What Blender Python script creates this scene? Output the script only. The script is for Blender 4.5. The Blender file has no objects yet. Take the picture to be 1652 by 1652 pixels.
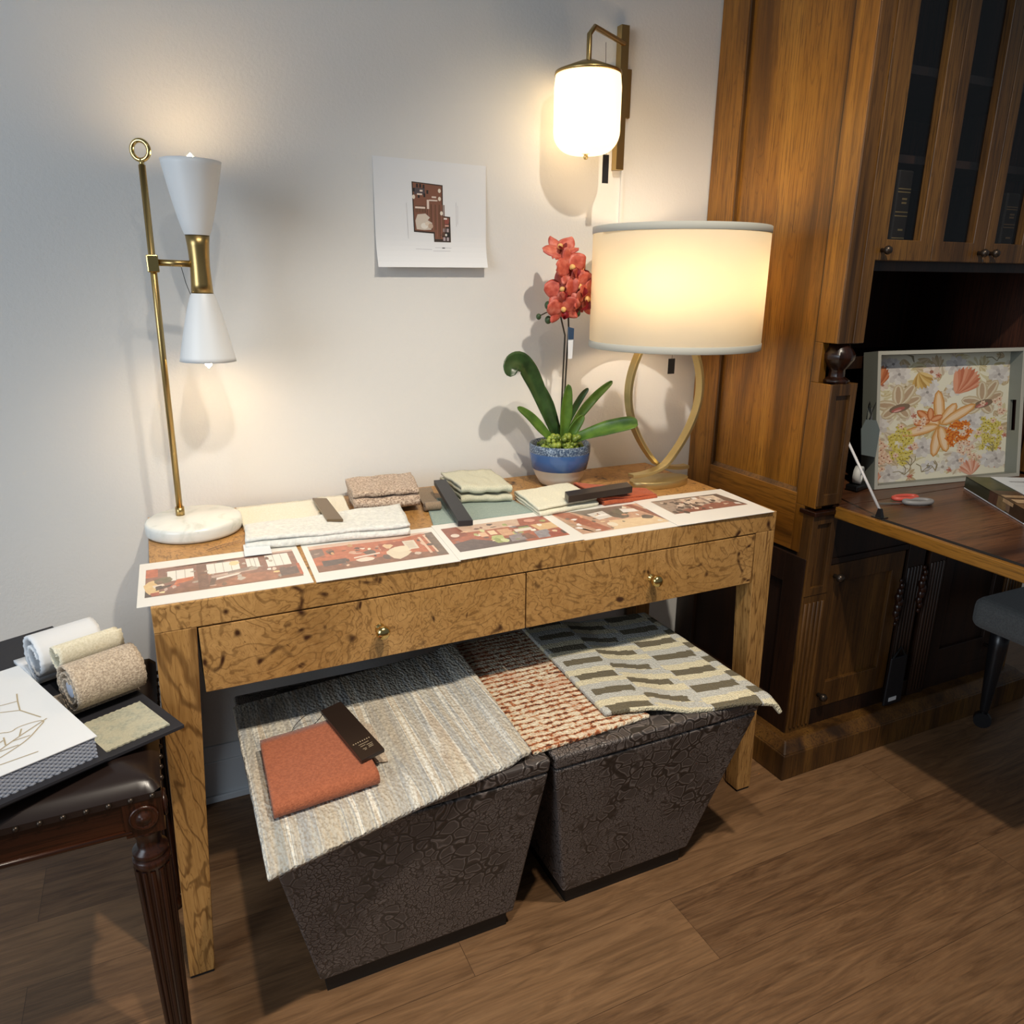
import bpy, bmesh, math, random
from mathutils import Vector, Matrix, noise as mnoise
R = math.radians
PI = math.pi
scene = bpy.context.scene
COL = scene.collection

# ------------------------------------------------------------------ camera
cam_d = bpy.data.cameras.new('camera')
cam = bpy.data.objects.new('camera', cam_d)
COL.objects.link(cam)
cam_d.sensor_width = 36.0
cam_d.sensor_fit = 'HORIZONTAL'
cam_d.lens = 36.0 * 1222.24 / 1652.0
cam_d.clip_start = 0.05
yaw, pitch, roll = 0.440, 0.298, 0.007
fw = Vector((math.sin(yaw) * math.cos(pitch), math.cos(yaw) * math.cos(pitch), -math.sin(pitch)))
rt = Vector((math.cos(yaw), -math.sin(yaw), 0))
up = rt.cross(fw)
r2 = rt * math.cos(roll) + up * math.sin(roll)
u2 = up * math.cos(roll) - rt * math.sin(roll)
mw = Matrix.Identity(4)
for i in range(3):
    mw[i][0], mw[i][1], mw[i][2] = r2[i], u2[i], -fw[i]
mw[0][3], mw[1][3], mw[2][3] = 0.049, -1.771, 1.271
cam.matrix_world = mw
scene.camera = cam

# ------------------------------------------------------------------ view, world, lights
vs = scene.view_settings
vs.view_transform = 'Standard'
vs.look = 'None'
vs.gamma = 1.0
vs.use_curve_mapping = False
vs.exposure = 0.0
world = bpy.data.worlds.new('room_ambient')
scene.world = world
world.use_nodes = True
wb = world.node_tree.nodes['Background']
wb.inputs[0].default_value = (0.80, 0.90, 1.0, 1)
wb.inputs[1].default_value = 0.15


def light(name, kind, loc, energy, color, target=None, **kw):
    d = bpy.data.lights.new(name, kind)
    d.energy = energy
    d.color = color
    for k, v in kw.items():
        setattr(d, k, v)
    o = bpy.data.objects.new(name, d)
    o.location = loc
    if target is not None:
        o.rotation_euler = (Vector(target) - Vector(loc)).to_track_quat('-Z', 'Y').to_euler()
    COL.objects.link(o)
    return o


WARM = (1.0, 0.76, 0.46)
# daylight from the shop window, left of the camera
light('window_daylight', 'AREA', (-2.6, -1.9, 1.7), 56, (0.78, 0.89, 1.0), (0.0, 0.0, 1.15), shape='RECTANGLE', size=1.6, size_y=1.8)
# two recessed ceiling spots
light('ceiling_spot_left', 'SPOT', (0.22, -1.70, 2.75), 104, (1.0, 0.89, 0.74), (0.36, -0.62, 0.50), spot_size=R(58), spot_blend=0.8, shadow_soft_size=0.03)
light('ceiling_spot_right', 'SPOT', (0.78, -1.60, 2.75), 140, (1.0, 0.89, 0.74), (1.22, -0.72, 0.30), spot_size=R(82), spot_blend=0.6, shadow_soft_size=0.03)


# ------------------------------------------------------------------ helpers
def S(h):
    h = h.lstrip('#')
    out = []
    for i in (0, 2, 4):
        c = int(h[i:i + 2], 16) / 255.0
        out.append(c / 12.92 if c <= 0.04045 else ((c + 0.055) / 1.055) ** 2.4)
    return (out[0], out[1], out[2], 1.0)


def C4(c):
    return S(c) if isinstance(c, str) else tuple(c) + ((1.0,) if len(c) == 3 else ())


class G:
    """small node-graph builder round a Principled BSDF"""
    def __init__(s, name, rough=0.5, metal=0.0, base='#808080', **kw):
        s.m = bpy.data.materials.new(name)
        s.m.use_nodes = True
        s.t = s.m.node_tree
        s.b = s.t.nodes['Principled BSDF']
        s.b.inputs['Base Color'].default_value = C4(base)
        s.b.inputs['Roughness'].default_value = rough
        s.b.inputs['Metallic'].default_value = metal
        for k, v in kw.items():
            s.b.inputs[k.replace('_', ' ')].default_value = v

    def set(s, sock, v):
        if hasattr(v, 'is_output'):
            s.t.links.new(v, sock)
        else:
            sock.default_value = v

    def n(s, typ, ins=None, **props):
        nd = s.t.nodes.new('ShaderNode' + typ)
        for k, v in props.items():
            setattr(nd, k, v)
        for k, v in (ins or {}).items():
            s.set(nd.inputs[k], v)
        return nd

    def co(s, scale=(1, 1, 1), rot=(0, 0, 0), loc=(0, 0, 0)):
        c = s.n('TexCoord').outputs['Object']
        return s.n('Mapping', {'Vector': c, 'Scale': scale, 'Rotation': rot, 'Location': loc}).outputs[0]

    def noise(s, vec, scale, detail=3, rough=0.5, dist=0.0):
        return s.n('TexNoise', {'Vector': vec, 'Scale': scale, 'Detail': detail, 'Roughness': rough, 'Distortion': dist}).outputs[0]

    def vor(s, vec, scale, feature='F1', out=0, rand=1.0):
        return s.n('TexVoronoi', {'Vector': vec, 'Scale': scale, 'Randomness': rand}, feature=feature).outputs[out]

    def math(s, op, a, b=0.0, c=0.0):
        nd = s.n('Math', operation=op)
        for i, v in enumerate((a, b, c)):
            if i < len(nd.inputs):
                s.set(nd.inputs[i], v)
        return nd.outputs[0]

    def ramp(s, fac, stops, interp='LINEAR'):
        nd = s.n('ValToRGB', {'Fac': fac})
        cr = nd.color_ramp
        cr.interpolation = interp
        while len(cr.elements) > 1:
            cr.elements.remove(cr.elements[-1])
        cr.elements[0].position = stops[0][0]
        cr.elements[0].color = C4(stops[0][1])
        for p, c in stops[1:]:
            e = cr.elements.new(p)
            e.color = C4(c)
        return nd.outputs[0]

    def mix(s, fac, a, b, mode='MIX'):
        nd = s.n('Mix', data_type='RGBA', blend_type=mode)
        s.set(nd.inputs['Factor'], fac)
        s.set(nd.inputs['A'], C4(a) if isinstance(a, str) else a)
        s.set(nd.inputs['B'], C4(b) if isinstance(b, str) else b)
        return nd.outputs['Result']

    def color(s, c):
        s.set(s.b.inputs['Base Color'], c)
        return s

    def bump(s, h, strength=0.3, dist=0.002):
        nd = s.n('Bump', {'Height': h, 'Strength': strength, 'Distance': dist})
        s.t.links.new(nd.outputs[0], s.b.inputs['Normal'])
        return s


def plain(name, c, rough=0.5, metal=0.0, **kw):
    return G(name, rough, metal, c, **kw).m


# ---------------------------------------------------------------- materials
def m_wall():
    g = G('wall paint', 0.85)
    v = g.co()
    h = g.noise(v, 160, 4, 0.6)
    g.color(g.ramp(g.noise(v, 1.3, 2), [(0.3, '#d9d8d5'), (0.7, '#dfdedb')]))
    return g.bump(h, 0.22, 0.003).m


def m_floor():
    g = G('walnut planks', 0.38)
    v = g.co()
    br = g.n('TexBrick', {'Vector': g.co(loc=(0.3, 0.07, 0)), 'Color1': (0, 0, 0, 1), 'Color2': (1, 1, 1, 1), 'Mortar': (0.5, 0.5, 0.5, 1),
                          'Scale': 1.0, 'Mortar Size': 0.0006, 'Mortar Smooth': 0.1, 'Brick Width': 1.22, 'Row Height': 0.165}, offset=0.37)
    tone = br.outputs[0]
    off = g.n('VectorMath', {0: v, 1: g.n('CombineXYZ', {0: g.math('MULTIPLY', tone, 7.0), 1: g.math('MULTIPLY', tone, 5.0), 2: 0.0}).outputs[0]}, operation='ADD').outputs[0]
    st = g.n('Mapping', {'Vector': off, 'Scale': (1.6, 13, 1)}).outputs[0]
    grain = g.noise(st, 2.6, 6, 0.66, 1.6)
    fine = g.noise(g.n('Mapping', {'Vector': off, 'Scale': (5, 140, 1)}).outputs[0], 2.0, 3, 0.6, 0.3)
    c = g.ramp(grain, [(0.30, '#2b1c13'), (0.42, '#57402d'), (0.55, '#7c5e43'), (0.72, '#987655')])
    c = g.mix(0.35, c, g.ramp(fine, [(0.35, '#3c2515'), (0.65, '#94673f')]))
    c = g.mix(0.35, c, g.ramp(tone, [(0.0, '#4f3826'), (1.0, '#93704e')]))
    c = g.mix(g.math('MULTIPLY', br.outputs[1], 0.7), c, '#2a1a10')
    g.color(c)
    return g.bump(fine, 0.08, 0.001).m


def m_burl(name='burl veneer', stretch=(1, 1, 1), knots=True, dark=1.0):
    g = G(name, 0.42)
    v = g.co(scale=stretch)
    n1 = g.noise(v, 4.0 if knots else 3.4, 4.5, 0.56, 1.2 if knots else 0.7)
    line = g.math('ABSOLUTE', g.math('SINE', g.math('MULTIPLY', n1, 72.0 if knots else 78.0)))
    n2 = g.noise(v, 9, 4, 0.55, 1.2)
    line2 = g.math('ABSOLUTE', g.math('SINE', g.math('MULTIPLY', n2, 64.0)))
    base = g.ramp(g.noise(v, 3.0, 4, 0.6, 0.6), [(0.3, '#876032'), (0.46, '#ad8047'), (0.7, '#c79a60')])
    c = g.mix(g.math('MULTIPLY', g.ramp(line, [(0.0, (1, 1, 1)), (0.20, (0.85, 0.85, 0.85)), (0.48, (0, 0, 0))]), 0.66 * dark * 0.95), base, '#53310f')
    c = g.mix(g.math('MULTIPLY', g.ramp(line2, [(0.0, (1, 1, 1)), (0.40, (0, 0, 0))]), 0.55 * dark), c, '#6b421a')
    c = g.mix(0.25, c, g.ramp(g.noise(v, 90, 3), [(0.3, '#7a5428'), (0.7, '#c59a5e')]))
    if knots:
        w = g.n('VectorMath', {0: v, 1: g.n('TexNoise', {'Vector': v, 'Scale': 9.0, 'Detail': 2.0}).outputs[1]}, operation='ADD').outputs[0]
        d = g.vor(w, 5.6)
        c = g.mix(g.ramp(d, [(0.08, (1, 1, 1)), (0.13, (0.75, 0.75, 0.75)), (0.24, (0, 0, 0))]), c, '#3d210d')
        d2 = g.vor(w, 17)
        c = g.mix(g.math('MULTIPLY', g.ramp(d2, [(0.06, (1, 1, 1)), (0.13, (0, 0, 0))]), 0.8), c, '#4a2a12')
    return g.color(c).m


def m_oak(name, c0, c1, c2, axis='z', rough=0.38, stops=(0.3, 0.5, 0.72)):
    g = G(name, rough)
    sc = {'z': (9, 9, 0.7), 'x': (0.7, 9, 9), 'y': (9, 0.7, 9)}[axis]
    sf = {'z': (120, 120, 4), 'x': (4, 120, 120), 'y': (120, 4, 120)}[axis]
    gr = g.noise(g.co(scale=sc), 1.4, 3, 0.5, 0.5)
    fi = g.noise(g.co(scale=sf), 2.0, 3, 0.65)
    c = g.ramp(gr, [(stops[0], c0), (stops[1], c1), (stops[2], c2)])
    rings = g.math('ABSOLUTE', g.math('SINE', g.math('MULTIPLY', gr, 75.0)))
    c = g.mix(g.math('MULTIPLY', g.ramp(rings, [(0.0, (1, 1, 1)), (0.25, (0, 0, 0))]), 0.40), c, c0)
    c = g.mix(g.math('MULTIPLY', g.ramp(fi, [(0.40, (1, 1, 1)), (0.50, (0, 0, 0))]), 0.6), c, c0)
    g.color(c)
    return g.bump(fi, 0.12, 0.001).m


def m_fabric(name, a, b, scale=500, rough=0.9, bump=0.5, blotch=None):
    g = G(name, rough, Sheen_Weight=0.15)
    v = g.co()
    d = g.vor(v, scale)
    n = g.noise(v, scale * 0.6, 2)
    c = g.mix(g.ramp(n, [(0.35, (0, 0, 0)), (0.65, (1, 1, 1))]), a, b)
    if blotch:
        c = g.mix(g.math('MULTIPLY', g.ramp(g.noise(v, blotch[1], 3), [(0.42, (0, 0, 0)), (0.56, (1, 1, 1))]), 0.7), c, blotch[0])
    g.color(c)
    return g.bump(d, bump, 0.0015).m


def m_snake():
    g = G('python embossed leatherette', 0.42)
    v = g.co()
    w = g.n('VectorMath', {0: v, 1: g.n('VectorMath', {0: g.n('TexNoise', {'Vector': v, 'Scale': 14.0, 'Detail': 2.0}).outputs[1], 'Scale': 0.05}, operation='SCALE').outputs[0]}, operation='ADD').outputs[0]
    e1 = g.vor(w, 36, 'DISTANCE_TO_EDGE')
    e2 = g.vor(w, 105, 'DISTANCE_TO_EDGE')
    sel = g.ramp(g.noise(v, 8, 2), [(0.46, (0, 0, 0)), (0.54, (1, 1, 1))])
    l1 = g.ramp(e1, [(0.0, (0, 0, 0)), (0.06, (0.2, 0.2, 0.2)), (0.10, (1, 1, 1)), (0.17, (0.35, 0.35, 0.35)), (0.5, (0.45, 0.45, 0.45))])
    l2 = g.ramp(e2, [(0.0, (0, 0, 0)), (0.14, (0.9, 0.9, 0.9)), (0.4, (0.4, 0.4, 0.4))])
    h = g.mix(sel, l1, l2)
    g.color(g.ramp(h, [(0.0, '#211d1b'), (0.42, '#4a4340'), (1.0, '#786e69')]))
    return g.bump(h, 0.5, 0.002).m


def m_rug_stripe():
    g = G('striped wool loop', 0.95)
    v = g.co()
    st = g.noise(g.co(scale=(36, 1.3, 1)), 1.0, 1.6, 0.55, 0.4)
    bl = g.noise(g.co(scale=(9, 2, 1)), 1.0, 2)
    c = g.ramp(st, [(0.30, '#a9a9a3'), (0.38, '#c9bda8'), (0.45, '#b6b0a5'), (0.49, '#d6cfbd'), (0.53, '#a8a8a6'), (0.57, '#eee9da'), (0.61, '#c8b69e'), (0.68, '#d9cfba'), (0.76, '#f0ecdf')])
    c = g.mix(g.math('MULTIPLY', g.ramp(bl, [(0.45, (0, 0, 0)), (0.6, (1, 1, 1))]), 0.22), c, '#a4abb0')
    sp = g.noise(v, 240, 2)
    c = g.mix(g.math('MULTIPLY', g.ramp(sp, [(0.36, (1, 1, 1)), (0.5, (0, 0, 0))]), 0.45), c, '#857866')
    g.color(c)
    return g.bump(g.vor(g.co(scale=(1, 0.6, 1)), 190), 0.9, 0.004).m


def m_rug_tweed():
    g = G('rust tweed wool', 0.95)
    v = g.co()
    xyz = g.n('SeparateXYZ', {0: v})
    rows = g.math('ABSOLUTE', g.math('SINE', g.math('ADD', g.math('MULTIPLY', xyz.outputs[1], 190.0), g.math('MULTIPLY', g.noise(v, 26, 2), 2.5))))
    cols = g.math('ABSOLUTE', g.math('SINE', g.math('ADD', g.math('MULTIPLY', xyz.outputs[0], 150.0), g.math('MULTIPLY', g.noise(v, 40, 2), 4.0))))
    rows = g.math('MULTIPLY', rows, g.math('ADD', g.math('MULTIPLY', cols, 0.45), 0.62))
    n = g.noise(g.co(scale=(1, 1.2, 1)), 105, 2, 0.65)
    c = g.ramp(g.math('ADD', g.math('MULTIPLY', rows, 0.34), g.math('MULTIPLY', n, 0.9)), [(0.42, '#54301f'), (0.50, '#9c5430'), (0.57, '#b9794f'), (0.62, '#d2bb9c'), (0.80, '#e4d6bd')])
    big = g.noise(v, 16, 2)
    c = g.mix(g.math('MULTIPLY', g.ramp(big, [(0.5, (0, 0, 0)), (0.62, (1, 1, 1))]), 0.30), c, '#b35b2a')
    g.color(c)
    return g.bump(g.vor(v, 210), 0.9, 0.004).m


def m_print(name, rough):
    g = G(name, rough)
    v = g.co()
    c = g.n('Attribute', attribute_name='Col').outputs[0]
    if rough < 0.5:
        lum = g.n('RGBToBW', {0: c}).outputs[0]
        amt = g.math('MULTIPLY', g.ramp(lum, [(0.45, (1, 1, 1)), (0.75, (0, 0, 0))]), 0.30)
        c = g.mix(amt, c, g.ramp(g.noise(v, 70, 5, 0.65), [(0.32, '#3a2d2a'), (0.5, '#9a8676'), (0.7, '#e2d4c4')]), 'OVERLAY')
    return g.color(c).m


def m_attr_rug():
    g = G('hooked wool pattern', 0.95)
    v = g.co()
    c = g.n('Attribute', attribute_name='Col').outputs[0]
    sp = g.noise(v, 420, 2)
    c = g.mix(g.math('MULTIPLY', g.ramp(sp, [(0.38, (1, 1, 1)), (0.52, (0, 0, 0))]), 0.35), c, '#6d6a62')
    g.color(c)
    return g.bump(g.vor(v, 260), 0.8, 0.003).m


def m_marble():
    g = G('white marble', 0.22)
    v = g.co()
    n = g.noise(v, 9, 5, 0.6, 1.8)
    g.color(g.ramp(n, [(0.34, '#cfd3cc'), (0.45, '#dfe1dc'), (0.7, '#e6e7e2')]))
    return g.m


def m_pot():
    g = G('speckled blue glaze', 0.3)
    v = g.co()
    n = g.noise(v, 260, 3)
    g.color(g.ramp(n, [(0.42, '#33445f'), (0.52, '#56687f'), (0.62, '#8f9dac')]))
    return g.m


def m_shade():
    m = bpy.data.materials.new('linen lampshade')
    m.use_nodes = True
    t = m.node_tree
    t.nodes.clear()
    o = t.nodes.new('ShaderNodeOutputMaterial')
    d = t.nodes.new('ShaderNodeBsdfDiffuse')
    tr = t.nodes.new('ShaderNodeBsdfTranslucent')
    mx = t.nodes.new('ShaderNodeMixShader')
    d.inputs[0].default_value = S('#efe6d2')
    tr.inputs[0].default_value = S('#f4ead2')
    mx.inputs[0].default_value = 0.5
    t.links.new(d.outputs[0], mx.inputs[1])
    t.links.new(tr.outputs[0], mx.inputs[2])
    t.links.new(mx.outputs[0], o.inputs[0])
    return m


def m_pane(name, tint=(1, 1, 1), glossy=0.12):
    m = bpy.data.materials.new(name)
    m.use_nodes = True
    t = m.node_tree
    t.nodes.clear()
    o = t.nodes.new('ShaderNodeOutputMaterial')
    a = t.nodes.new('ShaderNodeBsdfTransparent')
    g = t.nodes.new('ShaderNodeBsdfGlossy')
    g.inputs['Roughness'].default_value = 0.03
    a.inputs[0].default_value = tuple(tint) + (1,)
    mx = t.nodes.new('ShaderNodeMixShader')
    mx.inputs[0].default_value = glossy
    t.links.new(a.outputs[0], mx.inputs[1])
    t.links.new(g.outputs[0], mx.inputs[2])
    t.links.new(mx.outputs[0], o.inputs[0])
    return m


def m_emit(name, c, s):
    g = G(name, 0.4, 0, c)
    g.b.inputs['Emission Color'].default_value = C4(c)
    g.b.inputs['Emission Strength'].default_value = s
    return g.m


M = dict(
    wall=m_wall(), floor=m_floor(), trim=plain('white trim paint', '#d6d9dc', 0.5),
    burl=m_burl(), burlleg=m_burl('burl leg veneer', (2.8, 2.8, 0.24), False, 1.4),
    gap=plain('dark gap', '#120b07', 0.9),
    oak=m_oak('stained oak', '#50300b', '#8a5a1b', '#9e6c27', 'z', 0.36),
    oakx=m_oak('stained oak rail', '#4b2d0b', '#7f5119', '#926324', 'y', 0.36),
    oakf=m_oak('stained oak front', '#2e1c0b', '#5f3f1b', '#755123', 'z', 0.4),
    oakd=m_oak('shaded stained oak', '#140a05', '#2a170b', '#392110', 'z', 0.45),  # darker copy of the stained oak, with shade put into the colour
    desk=m_oak('desk leaf veneer', '#2e1810', '#5b3822', '#7b5033', 'x', 0.33),
    edge=m_oak('desk leaf edge', '#523512', '#85591f', '#9c6d2a', 'y', 0.3),
    brass=plain('brushed brass', '#b49a66', 0.33, 1.0), brassd=plain('antique brass', '#cdb983', 0.40, 0.88),
    gold=plain('polished brass', '#d2b878', 0.16, 1.0),
    white=plain('white enamel', '#e3e6e8', 0.42), marble=m_marble(),
    paper=m_print('printed paper', 0.55), gloss=m_print('glossy print', 0.3),
    shade=m_shade(), band=plain('shade trim', '#bdbbb0', 0.8),
    bulb=m_emit('lit bulb', '#ffdcaa', 48.0), bulbd=m_emit('lit bulb in drum', '#ffe2bc', 27.0), opal=m_emit('opal glass', '#ffdfa8', 2.0),
    pot=m_pot(), potb=plain('blue glaze', '#3f5f93', 0.16), potw=plain('white ceramic', '#d8d2c6', 0.5),
    leaf=None, black=plain('black card', '#15151a', 0.5), blackc=plain('charcoal board', '#25252b', 0.65),
    bronze=plain('bronze plate', '#6d5a42', 0.35, 0.3), dbrown=plain('dark brown bar', '#2b201a', 0.35),
    bar=plain('black metal bar', '#26262a', 0.4), snake=m_snake(), plinth=plain('black plinth', '#0c0b0b', 0.5),
    rug1=m_rug_stripe(), rug2=m_rug_tweed(), rug3=m_attr_rug(),
    suede=m_fabric('rust suede', '#ad6240', '#985233', 420, 0.85, 0.5),
    cream=m_fabric('cream linen', '#e3decf', '#d8d2bf', 700, 0.9, 0.25),
    ivory=m_fabric('ivory matelasse', '#dfe0db', '#cfd1cd', 170, 0.9, 0.9),
    speck=m_fabric('speckled boucle', '#d0bba6', '#86705f', 430, 0.95, 0.7),
    taupe=m_fabric('taupe linen', '#8f7c66', '#7d6b57', 700, 0.9, 0.2),
    mist=m_fabric('misty green linen', '#93a39a', '#83948d', 700, 0.9, 0.2),
    sage=m_fabric('pale sage wool', '#cac7b0', '#b8b69f', 700, 0.9, 0.25),
    wool=m_fabric('off white wool', '#e1dec9', '#d2d0bb', 600, 0.9, 0.3),
    rust=m_fabric('rust velvet', '#b4562c', '#9c4522', 600, 0.85, 0.3),
    tweed=m_fabric('beige tweed', '#d6c5ae', '#a59380', 520, 0.95, 0.6),
    pagew=plain('white sample page', '#dfe2e6', 0.7), greyp=plain('grey backing', '#aab0be', 0.7),
    sagew=m_fabric('mottled sage wallcovering', '#bdbca6', '#a5a593', 350, 0.85, 0.5, ('#c6c0a6', 60)),
    creamw=m_fabric('cream grasscloth', '#e8e2cd', '#d6cfb6', 500, 0.85, 0.3),
    leather=G('dark leather', 0.28, 0, '#241a17').m, mahog=m_oak('dark mahogany', '#160904', '#2f160b', '#43210f', 'z', 0.28),
    mahogx=m_oak('dark mahogany rail', '#160904', '#2f160b', '#43210f', 'x', 0.28),
    nail=plain('antique nail', '#4a4038', 0.35, 0.8),
    traygrey=plain('grey tray paint', '#75786f', 0.5), trayrim=plain('pale tray rim', '#b3b1a5', 0.45),
    tag=plain('slate card', '#66706f', 0.6), cord=plain('black cord', '#111111', 0.7), steel=plain('white stay', '#d4cfcc', 0.35),
    red=plain('coral handle', '#cf5748', 0.4), greyh=plain('grey handle', '#8d8a88', 0.45), blade=plain('scissor steel', '#b9b5ad', 0.3, 0.9),
    tape=plain('white tape', '#d9dad6', 0.55), dispenser=plain('black plastic', '#131315', 0.3),
    chair=m_fabric('grey upholstery', '#6d6e6c', '#5d5e5d', 500, 0.9, 0.3), dark=plain('dark castor', '#1b1a1c', 0.3),
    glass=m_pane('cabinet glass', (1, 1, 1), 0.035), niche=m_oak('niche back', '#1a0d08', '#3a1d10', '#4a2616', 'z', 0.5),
    dleather=plain('dark book cloth', '#191512', 0.45), clear=m_pane('clear film', (0.9, 0.85, 0.78), 0.25),
)


def m_leaf(name, a, b):
    g = G(name, 0.33)
    v = g.co()
    g.color(g.ramp(g.noise(v, 30, 3), [(0.35, a), (0.65, b)]))
    return g.m


M['leaf'] = m_leaf('orchid leaf', '#3c5a22', '#55752c')
M['leafd'] = m_leaf('dark orchid leaf', '#22381b', '#36522a')
M['moss'] = m_leaf('moss', '#4b5f1f', '#8d9d3e')
M['stem'] = plain('orchid stem', '#2c2417', 0.5)
M['bud'] = plain('orchid bud', '#2f4425', 0.45)


def m_petal():
    g = G('coral petal', 0.5, Subsurface_Weight=0.0)
    v = g.co()
    g.color(g.ramp(g.noise(v, 60, 2), [(0.3, '#a03a2e'), (0.5, '#bd5443'), (0.7, '#cf7766')]))
    return g.m


M['petal'] = m_petal()
M['lip'] = plain('orchid lip', '#8f1f22', 0.45)
M['lipy'] = plain('orchid throat', '#e0b06a', 0.5)


class MB:
    """mesh builder: collects faces in world metres, links ONE object"""
    def __init__(s):
        s.v, s.f, s.mi, s.sm, s.fc = [], [], [], [], []
        s.X = None

    def add(s, vs, fs, mi=0, sm=False, col=None):
        o = len(s.v)
        for p in vs:
            p = Vector(p)
            s.v.append(s.X @ p if s.X is not None else p)
        for f in fs:
            s.f.append([i + o for i in f])
            s.mi.append(mi)
            s.sm.append(sm)
            s.fc.append(col)
        return s

    def box(s, a, b, mi=0):
        x0, y0, z0 = [min(a[i], b[i]) for i in range(3)]
        x1, y1, z1 = [max(a[i], b[i]) for i in range(3)]
        vs = [(x0, y0, z0), (x1, y0, z0), (x1, y1, z0), (x0, y1, z0), (x0, y0, z1), (x1, y0, z1), (x1, y1, z1), (x0, y1, z1)]
        return s.add(vs, HEXF, mi)

    def hexa(s, bot, top, mi=0):
        return s.add(list(bot) + list(top), HEXF, mi)

    def prism(s, poly, z0, z1, mi=0):
        n = len(poly)
        vs = [(x, y, z0) for x, y in poly] + [(x, y, z1) for x, y in poly]
        fs = [list(range(n - 1, -1, -1)), list(range(n, 2 * n))] + [[i, (i + 1) % n, n + (i + 1) % n, n + i] for i in range(n)]
        return s.add(vs, fs, mi)

    def lathe(s, prof, c, seg=32, mi=0, axis=(0, 0, 1), caps=True, sx=1.0, sy=1.0, mis=None):
        q = Vector((0, 0, 1)).rotation_difference(Vector(axis).normalized()).to_matrix()
        c = Vector(c)
        vs, n = [], len(prof)
        for r, z in prof:
            for k in range(seg):
                a = 2 * PI * k / seg
                vs.append(c + q @ Vector((r * sx * math.cos(a), r * sy * math.sin(a), z)))
        for j in range(n - 1):
            fs = [[j * seg + k, j * seg + (k + 1) % seg, (j + 1) * seg + (k + 1) % seg, (j + 1) * seg + k] for k in range(seg)]
            o = len(s.v)
            s.add([], [], 0)
            for f in fs:
                s.f.append([i + o for i in f])
                s.mi.append(mis[j] if mis else mi)
                s.sm.append(True)
                s.fc.append(None)
        if caps:
            o = len(s.v)
            for f, m in ((list(range(seg - 1, -1, -1)), 0), ([(n - 1) * seg + k for k in range(seg)], n - 2)):
                s.f.append([i + o for i in f])
                s.mi.append(mis[m] if mis else mi)
                s.sm.append(False)
                s.fc.append(None)
        for p in vs:
            s.v.append(s.X @ p if s.X is not None else p)
        return s

    def cyl(s, a, b, r, seg=20, mi=0, r1=None):
        a, b = Vector(a), Vector(b)
        return s.lathe([(r, 0), (r if r1 is None else r1, (b - a).length)], a, seg, mi, b - a)

    def ball(s, c, r, mi=0, seg=16, sz=1.0):
        n = 10
        prof = [(max(1e-5, r * math.sin(PI * i / n)), -r * sz * math.cos(PI * i / n)) for i in range(n + 1)]
        return s.lathe(prof, c, seg, mi, caps=False)

    def tube(s, pts, r, seg=10, mi=0, flat=None):
        pts = [Vector(p) for p in pts]
        n = len(pts)
        rs = r if isinstance(r, (list, tuple)) else [r] * n
        vs = []
        ref = Vector((0, 0, 1))
        t0 = (pts[1] - pts[0]).normalized()
        if abs(t0.dot(ref)) > 0.9:
            ref = Vector((0, 1, 0))
        a = t0.cross(ref).normalized()
        for i in range(n):
            t = (pts[min(i + 1, n - 1)] - pts[max(i - 1, 0)]).normalized()
            a = (a - t * a.dot(t)).normalized()
            b = t.cross(a)
            for k in range(seg):
                an = 2 * PI * k / seg
                vs.append(pts[i] + (a * math.cos(an) + b * math.sin(an)) * rs[i])
        fs = [[j * seg + k, j * seg + (k + 1) % seg, (j + 1) * seg + (k + 1) % seg, (j + 1) * seg + k] for j in range(n - 1) for k in range(seg)]
        s.add(vs, fs, mi, True)
        s.add(vs[:seg], [list(range(seg - 1, -1, -1))], mi)
        s.add(vs[-seg:], [list(range(seg))], mi)
        return s

    def ribbon(s, pts, side, w, t, mi=0):
        """flat bar along pts, width w along `side`, thickness t"""
        pts = [Vector(p) for p in pts]
        side = Vector(side).normalized()
        vs = []
        n = len(pts)
        for i in range(n):
            d = (pts[min(i + 1, n - 1)] - pts[max(i - 1, 0)]).normalized()
            nn = d.cross(side).normalized()
            for a, b in ((-1, -1), (1, -1), (1, 1), (-1, 1)):
                vs.append(pts[i] + side * (a * w / 2) + nn * (b * t / 2))
        fs = [[i * 4 + k, i * 4 + (k + 1) % 4, (i + 1) * 4 + (k + 1) % 4, (i + 1) * 4 + k] for i in range(n - 1) for k in range(4)]
        fs += [[3, 2, 1, 0], [(n - 1) * 4 + k for k in range(4)]]
        return s.add(vs, fs, mi)

    def grid(s, fn, nu, nv, mi=0, sm=True, col=None):
        vs = [fn(i / nu, j / nv) for j in range(nv + 1) for i in range(nu + 1)]
        o = len(s.v)
        s.add(vs, [], mi)
        for j in range(nv):
            for i in range(nu):
                a = o + j * (nu + 1) + i
                s.f.append([a, a + 1, a + nu + 2, a + nu + 1])
                s.mi.append(mi)
                s.sm.append(sm)
                s.fc.append(col((i + 0.5) / nu, (j + 0.5) / nv) if col else None)
        return s

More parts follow.
